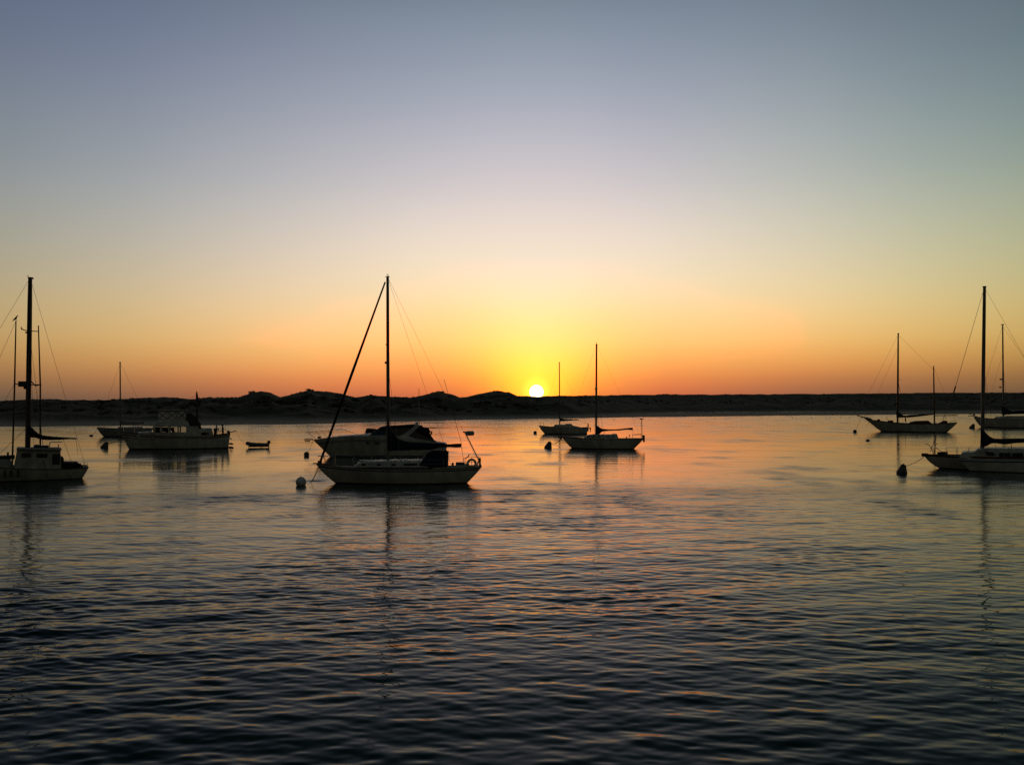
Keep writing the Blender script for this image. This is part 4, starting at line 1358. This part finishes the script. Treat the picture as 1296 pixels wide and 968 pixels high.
# ------------------------------------------------------------------ near right sloop
b = Boat('sailboat', 1250, 596.2, 3.6, 'white sloop with long cabin windows and thick dark furled sail, nearest boat on the right', 'sailboat', GB)
b.hull((1170, 575.4), 1188, [(1185, 576.3), (1215, 577.6), (1260, 578.8), (1320, 579)], (1372, 578), 1362, transom=.6, stripe=(0, 2), mats=('gelcoat', 'boot', 'wood'), stemcurve=1.7)
b.deck(); b.rail(.05)
P_, S_ = b.port, b.stbd
b.hull((1215.6, 582.6), 1228, [(1230, 583.2), (1260, 583.8), (1310, 584)], (1360, 583), 1352, name='outrigger_hull', yc=-1.85, beam=1.0, stripe=(0, 2), mats=('gelcoat', 'boot', 'stripe'), stemcurve=1.0)
og = MB()
rings = []
for a_, c_ in zip(b.port, b.stbd):
    rings.append([Vector((a_.x, a_.y, a_.z)), Vector((a_.x, (a_.y + c_.y) / 2, a_.z + .06)), Vector((c_.x, c_.y, c_.z)), Vector((c_.x, c_.y + .3, c_.z + .1))])
og.loft(rings, closed=False, caps=False); og.build('side_deck', 'deck', b.root, True)
b.port, b.stbd = P_, S_
cab = b.poly([(1214, 579), (1217, 573.2), (1233, 572), (1237, 568.6), (1250, 567.8), (1380, 567.8), (1380, 582), (1225, 581.5)], -1.5, 1.3, 'gelcoat', 'cabin', inset=.2, bev=.05)
b.windows([[(1249, 576.5), (1246.5, 571.2), (1257, 572), (1260, 576.5)], [(1264.5, 579), (1264.5, 572.8), (1279, 572.8), (1279, 579)], [(1281, 579), (1281, 572.8), (1294.5, 572.8), (1294.5, 579)], [(1297, 579), (1297, 572.8), (1312, 572.8), (1312, 579)]], -1.5, 'glass_dark', 'window', cab)
ms = b.mast((1243.2, 568), (1246, 363.5), .13, .105)
b.boxes([(1246, 363, 0, .26, .12, .1)], 'black', 'masthead_fitting', ms)
b.shrouds(1245, 365, 462, 574, spr=.7, parent=ms)
b.tubes([[(1245.6, 365), (1207, 497), (1177, 572)]], [.012, .018, .018], 'wire', 'forestay')
b.tubes([[(1209.4, 489), (1207, 497)]], .05, 'canvas_black', 'furling_swivel')
b.lines([((1246, 364), (1368, 577))], .008)
b.tubes([[(1244, 560.2), (1345, 557.5)]], .07, 'alu', 'boom')
b.sail([(1241.5, 541, 566.2), (1246, 545, 566), (1250, 550, 564), (1256, 554, 560.8), (1264, 555, 561.4), (1272, 554.8, 562.3), (1283, 554.6, 561), (1300, 554.6, 560), (1345, 554.6, 559)], 'canvas', seed=23, w=.7)
b.tubes([[(1280, 562), (1280, 568)]], .025, 'alu', 'boom_crutch')
b.boxes([(1170.8, 575.6, 0, .5, .5, .24)], 'wood', 'bowsprit')
b.tubes([[(1183, 575, 0), (1183.5, 566, 0), (1184, 551, 0)], [(1182, 575, -.2), (1176, 563, -.3), (1171, 561, -.3)], [(1183, 573, .2), (1178.5, 565, .2)], [(1184, 566, 0), (1193, 573, .3)], [(1183.5, 560, 0), (1181, 558.5, 0)], [(1184, 556, 0), (1186, 554.5, 0)], [(1183.7, 563, 0), (1187, 561, .1)]], .022, 'spar_dark', 'bow_gear')
b.boxes([(1189, 573.6, 0, .3, .3, .2), (1195, 573.6, .1, .5, .4, .25)], 'black', 'windlass')
b.lifelines([1197.5, 1211, 1226, 1245, 1270, 1296], h=.62)
b.rope((1170.5, 577), b.p(1146, 589.5, -.4), .12, .02)

# ------------------------------------------------------------------ mooring buoys
GBU = 'mooring buoys'


def buoy(px, py_bottom, kind, rpx, label, mats='buoy_dark', hpx=None, tilt=0.0):
    w = on_water(px, py_bottom)
    s = w.y / FPX
    r = rpx * s
    mb = MB()
    if kind == 'ball':
        n = 22
        mb.ball((0, 0, r * .62), r, 24)
        mb.torus((0, 0, r * 1.58), r * .13, r * .04, 'Y', 12, 6, mi=1)
    elif kind == 'low':
        mb.ball((0, 0, r * .2), r, 18, squash=(1, 1, .6))
        mb.tube([(0, 0, r * .7), (0, 0, r * .95)], r * .15, 6, mi=1)
    else:
        h = (hpx or 11) * s
        prof = [(-.35, .55), (-.12, .95), (.05, 1.0), (.3, .86), (.65, .62), (.9, .48), (1.0, .4)]
        rings = [[Vector((r * q * math.cos(t), r * q * math.sin(t), z * h)) for t in [2 * math.pi * k / 20 for k in range(20)]] for z, q in prof]
        mb.loft(rings)
        mb.tube([(0, 0, h), (0, 0, h * 1.12)], r * .12, 6, mi=1)
    o = mb.build('mooring_buoy', [mats, 'black'], None, True)
    o.location = (w.x, w.y, 0)
    o.rotation_euler = (R(3), tilt, 0)
    tag(o, label, 'buoy', GBU)
    return o


buoy(381, 614, 'ball', 6.6, 'large white ball buoy off the bow of the nearest sloop', 'buoy_white')
buoy(388, 577, 'ball', 3.4, 'small round buoy beneath the bow of the motor cruiser')
buoy(132, 567, 'cone', 4.8, 'pear shaped buoy on a taut line from the trawler yacht', hpx=8, tilt=.45)
buoy(115.5, 552, 'low', 2.6, 'tiny low buoy between the motorsailer and the small dark sloop')
buoy(693.5, 567.2, 'cone', 5.0, 'cone buoy on a slack line off the bow of the sloop right of the sun', hpx=8.5, tilt=.3)
buoy(677.3, 549, 'ball', 2.3, 'small round buoy below the sun, ahead of the farthest sloop')
buoy(1082, 547.5, 'ball', 2.4, 'small round buoy hanging under the bowsprit of the ketch')
buoy(1098.3, 558, 'low', 2.6, 'low flat buoy in open water below the ketch')
buoy(1141.3, 599, 'cone', 6.6, 'large cone buoy tied to the nearest sloop on the right', hpx=11.5, tilt=.2)
buoy(1230, 542.2, 'cone', 3.4, 'tilted cone buoy between the ketch and the right edge', hpx=6, tilt=.4)


# ------------------------------------------------------------------ birds
def bird(pos, L, label, facing=0):
    mb = MB()
    prof = [(-.62, .02, -.12), (-.45, .05, -.06), (-.25, .12, .0), (-.05, .16, .06), (.12, .15, .13), (.22, .1, .23), (.28, .085, .31), (.35, .085, .36), (.42, .06, .36), (.46, .025, .34), (.58, .008, .31)]
    rings = []
    for (x, r, z) in prof:
        rings.append([Vector((x * L, r * L * math.cos(t), z * L + r * L * 1.1 * math.sin(t))) for t in [2 * math.pi * k / 12 for k in range(12)]])
    mb.loft(rings)
    for s in (-1, 1):
        mb.tube([(-.02 * L, s * .05 * L, -.06 * L), (0, s * .05 * L, -.3 * L)], .012 * L, 5)
        mb.tube([(-.03 * L, s * .05 * L, -.3 * L), (.08 * L, s * .06 * L, -.31 * L)], .012 * L, 5)
        mb.loft([[Vector((x * L, s * (.13 + w) * L, z * L)) for (w, z) in ((0, zc + h), (.03, zc), (0, zc - h), (-.02, zc))] for x, zc, h in ((.12, .12, .05), (-.1, .06, .09), (-.4, -.05, .05), (-.6, -.1, .01))])
    o = mb.build('bird', 'feather', None, True)
    o.location = pos + Vector((0, 0, .31 * L))
    o.rotation_euler = (0, R(-25), facing)
    tag(o, label, 'bird')
    return o


ms_ = MOTORSAILER
bird(ms_.world(ms_.p(20.2, 406, -.9)), .42, 'dark bird perched on top of the left outrigger pole', R(15))
bird(ms_.world(ms_.p(27, 416.6, 0)), .2, 'tiny dark bird on the mast spreader of the motorsailer', R(160))

# waders along the edge of the tidal flat
for k, (px, py) in enumerate(((905, 530.6), (964, 530.2), (1003, 529.4), (1008, 530.0), (1027, 528.8), (1045, 529.6), (1051, 529), (1064, 528.8), (1075, 529.0), (777, 532.2))):
    w = on_water(px, py)
    o = bird(Vector((w.x, w.y, .02)), .42, 'tiny dark wading bird standing in the shallows along the far shore', R((k * 67) % 360))
    o['group'] = 'wading birds'
